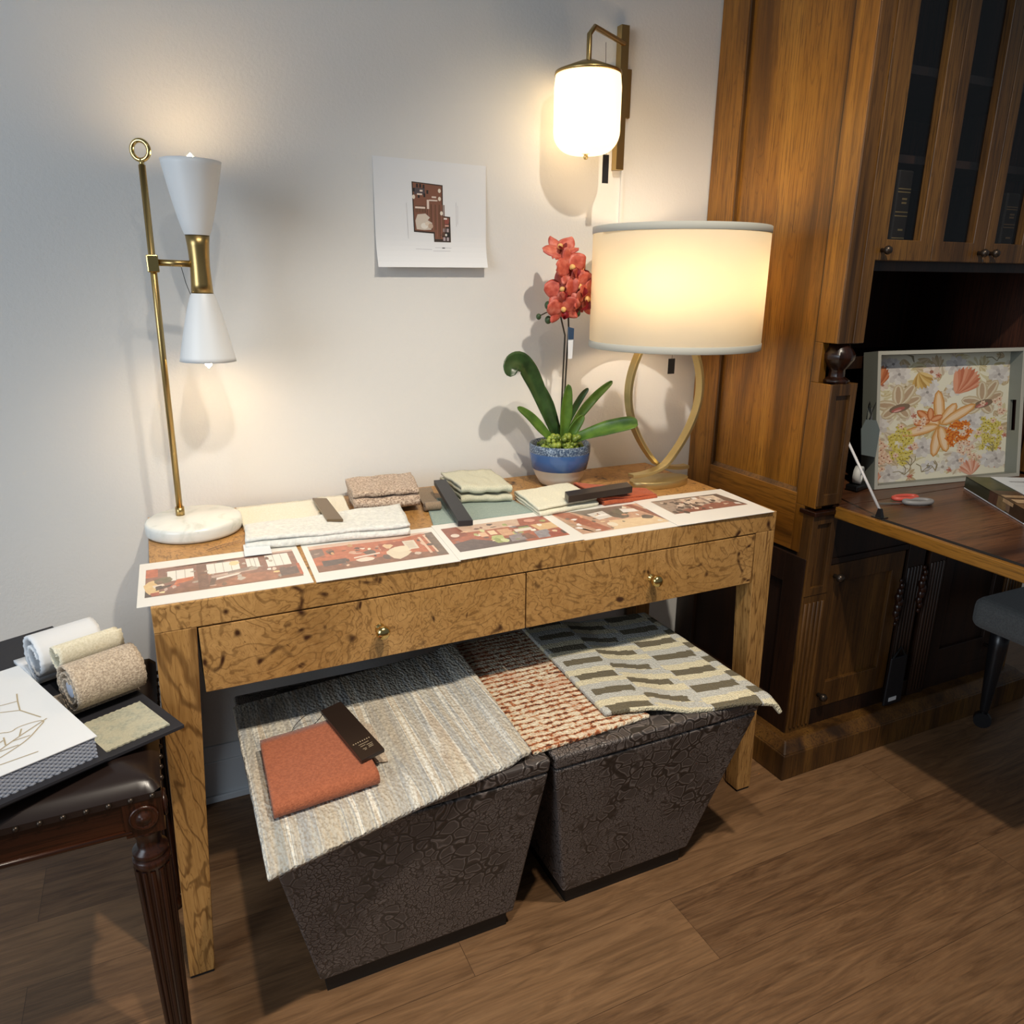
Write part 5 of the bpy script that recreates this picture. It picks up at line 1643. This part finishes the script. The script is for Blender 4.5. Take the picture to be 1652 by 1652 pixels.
# ================================================================== THINGS ON THE DESK
td = thing('tape_dispenser', (1.735, -0.375, 0.7355), 'black tape dispenser with a white tape roll, in the niche behind the white stay', 'tape dispenser')
mb = MB()
mb.prism([(1.705, -0.405), (1.775, -0.385), (1.768, -0.350), (1.698, -0.370)], 0.7355, 0.752)
mb.build('body', M['dispenser'], td, bevel=0.004)
MB().lathe([(0.012, -0.009), (0.024, -0.009), (0.024, 0.009), (0.012, 0.009), (0.012, -0.009)], (1.728, -0.382, 0.7765), 28, 0, (0.45, -0.85, 0.0), caps=False).build('tape_roll', M['tape'], td)

sci = thing('scissors', (1.74, -0.53, 0.7355), 'scissors with coral and grey handles lying on the desk leaf', 'scissors')
zs = 0.7362
MB().prism([(1.655, -0.509), (1.715, -0.520), (1.722, -0.528), (1.712, -0.531)], zs, zs + 0.002).build('blade', M['blade'], sci)
MB().prism([(1.660, -0.506), (1.716, -0.526), (1.720, -0.534), (1.708, -0.530)], zs + 0.002, zs + 0.004).build('blade', M['blade'], sci)


def loop(cx_, cy_, rx, ry, rot, z, r, mat, nm):
    pts = [(cx_ + rx * math.cos(a) * math.cos(rot) - ry * math.sin(a) * math.sin(rot), cy_ + rx * math.cos(a) * math.sin(rot) + ry * math.sin(a) * math.cos(rot), z) for a in [2 * PI * k / 28 for k in range(29)]]
    return MB().tube(pts, r, 10).build(nm, mat, sci)


loop(1.752, -0.512, 0.034, 0.014, R(-10), zs + 0.0085, 0.0055, M['red'], 'handle')['label'] = 'coral handle loop'
loop(1.758, -0.545, 0.036, 0.016, R(-18), zs + 0.0060, 0.0058, M['greyh'], 'handle')['label'] = 'grey handle loop'

bd = thing('design_book', (2.0, -0.68, 0.7355), 'thick book with a dark photographic jacket on the desk leaf, under loose white prints', 'book')
b0, b1 = Vector((1.835, -0.762, 0)), Vector((2.010, -0.492, 0))
bu = (b1 - b0).normalized()
bv = Vector((bu.y, -bu.x, 0))
L_ = (b1 - b0).length


def bp(a, b, z):
    p = b0 + bu * a + bv * b
    return (p.x, p.y, z)


def bbox(a0, b0_, a1, b1_, z0, z1):
    return MB().hexa([bp(a0, b0_, z0), bp(a0, b1_, z0), bp(a1, b1_, z0), bp(a1, b0_, z0)], [bp(a0, b0_, z1), bp(a0, b1_, z1), bp(a1, b1_, z1), bp(a1, b0_, z1)])


zb0 = 0.7357
bbox(0.0, 0.0, L_, 0.25, zb0, zb0 + 0.003).build('back_cover', M['pagew'], bd)
bbox(0.004, 0.006, L_ - 0.004, 0.246, zb0 + 0.003, zb0 + 0.030).build('page_block', M['pagew'], bd)
mb = MB()
ja = [bp(0, -0.0003, zb0 + 0.003), bp(L_, -0.0003, zb0 + 0.003), bp(L_, -0.0003, zb0 + 0.033), bp(0, -0.0003, zb0 + 0.033)]
mb.hexa([bp(0, 0, zb0 + 0.0305), bp(0, 0.25, zb0 + 0.0305), bp(L_, 0.25, zb0 + 0.0305), bp(L_, 0, zb0 + 0.0305)], [bp(0, 0, zb0 + 0.033), bp(0, 0.25, zb0 + 0.033), bp(L_, 0.25, zb0 + 0.033), bp(L_, 0, zb0 + 0.033)])
mb.hexa([bp(0, 0, zb0 + 0.003), bp(0, 0.005, zb0 + 0.003), bp(L_, 0.005, zb0 + 0.003), bp(L_, 0, zb0 + 0.003)], [bp(0, 0, zb0 + 0.033), bp(0, 0.005, zb0 + 0.033), bp(L_, 0.005, zb0 + 0.033), bp(L_, 0, zb0 + 0.033)])
mb.fc = [S('#2c3220')] * len(mb.f)
topq = [bp(0, 0, zb0 + 0.0333), bp(0, 0.25, zb0 + 0.0333), bp(L_, 0.25, zb0 + 0.0333), bp(L_, 0, zb0 + 0.0333)]
for k, (c, u0, v0, u1, v1) in enumerate((('#3c4128', 0, 0.55, 1, 1), ('#4c4c30', 0.05, 0.6, 0.5, 0.8), ('#5c4632', 0, 0.0, 1, 0.55), ('#b99a76', 0.02, 0.35, 0.22, 0.42), ('#cfb48e', 0.04, 0.20, 0.30, 0.30), ('#86694c', 0, 0.02, 0.3, 0.18))):
    mb.add([bil(topq, u, v) + Vector((0, 0, 0.00008 * k)) for u, v in rc(u0, v0, u1, v1)], [[0, 1, 2, 3]], 0, False, S(c))
for k, (c, u0, u1, v0, v1) in enumerate((('#5a3a2e', 0.40, 0.56, 0.05, 1), ('#8a7452', 0.28, 0.42, 0.0, 1), ('#3a2a20', 0.0, 0.22, 0.0, 1), ('#c9ad85', 0.18, 0.34, 0.7, 1), ('#7d6a5a', 0.22, 0.28, 0.1, 0.7))):
    nn = -bv
    mb.add([bil(ja, u, v) + nn * (0.0003 + 0.0001 * k) for u, v in rc(u0, v0, u1, v1)], [[0, 1, 2, 3]], 0, False, S(c))
mb.build('jacket', M['gloss'], bd, fixn=False)['label'] = 'dark green and brown photographic jacket'
pq = [bp(0.012, 0.062, zb0 + 0.0352), bp(-0.004, 0.30, zb0 + 0.0352), bp(L_ + 0.01, 0.32, zb0 + 0.0352), bp(L_ - 0.002, 0.060, zb0 + 0.0352)]
mb = printed(MB(), lambda u, v: bil(pq, u, v), (0, 0, 1), 0.001, [('#aeb3b9', rc(0.10, 0.82, 0.30, 0.86)), ('#bcc0c6', el(0.34, 0.60, 0.10, 0.06)), ('#b4b8bf', rc(0.10, 0.40, 0.55, 0.405)), ('#c2c6cb', rc(0.08, 0.70, 0.40, 0.705)), ('#aeb3b9', el(0.4, 0.25, 0.16, 0.05))], '#e4e8ea')
tag(mb.build('loose_print', M['gloss'], fixn=False), 'white printed sheet lying on top of the thick dark book', 'paper')

pb = thing('hang_card', (1.875, -0.485, 0.0), 'black fabric pouch with small white label hanging under the desk leaf', 'tag')
MB().hexa([(1.835, -0.492, 0.105), (1.905, -0.492, 0.105), (1.905, -0.484, 0.105), (1.835, -0.484, 0.105)], [(1.840, -0.490, 0.255), (1.905, -0.490, 0.255), (1.905, -0.484, 0.255), (1.840, -0.484, 0.255)]).build('pouch', M['black'], pb, bevel=0.003)
MB().box((1.850, -0.4935, 0.118), (1.880, -0.4923, 0.130)).build('white_label', M['pagew'], pb)
MB().tube([(1.845, -0.487, 0.25), (1.870, -0.489, 0.285), (1.900, -0.487, 0.25)], 0.003, 8).build('handle', M['cord'], pb)

# ================================================================== LOW UPHOLSTERED SEAT (mostly outside the frame)
ch = thing('upholstered_stool', (2.32, -0.76, 0), 'low grey upholstered stool on castors under the desk leaf, at the right edge', 'stool')
MB().box((2.085, -1.00, 0.325), (2.56, -0.525, 0.420)).build('seat', M['chair'], ch, bevel=0.030, seg=5)
for lx, ly in ((2.170, -0.575), (2.475, -0.575), (2.170, -0.93), (2.475, -0.93)):
    lg = MB().lathe([(0.010, 0.046), (0.013, 0.06), (0.024, 0.26), (0.026, 0.325)], (lx, ly, 0), 24).build('leg', M['dark'], ch)
    MB().cyl((lx - 0.009, ly - 0.006, 0.0235), (lx + 0.009, ly + 0.006, 0.0235), 0.0235, 20).build('castor', M['dark'], lg)
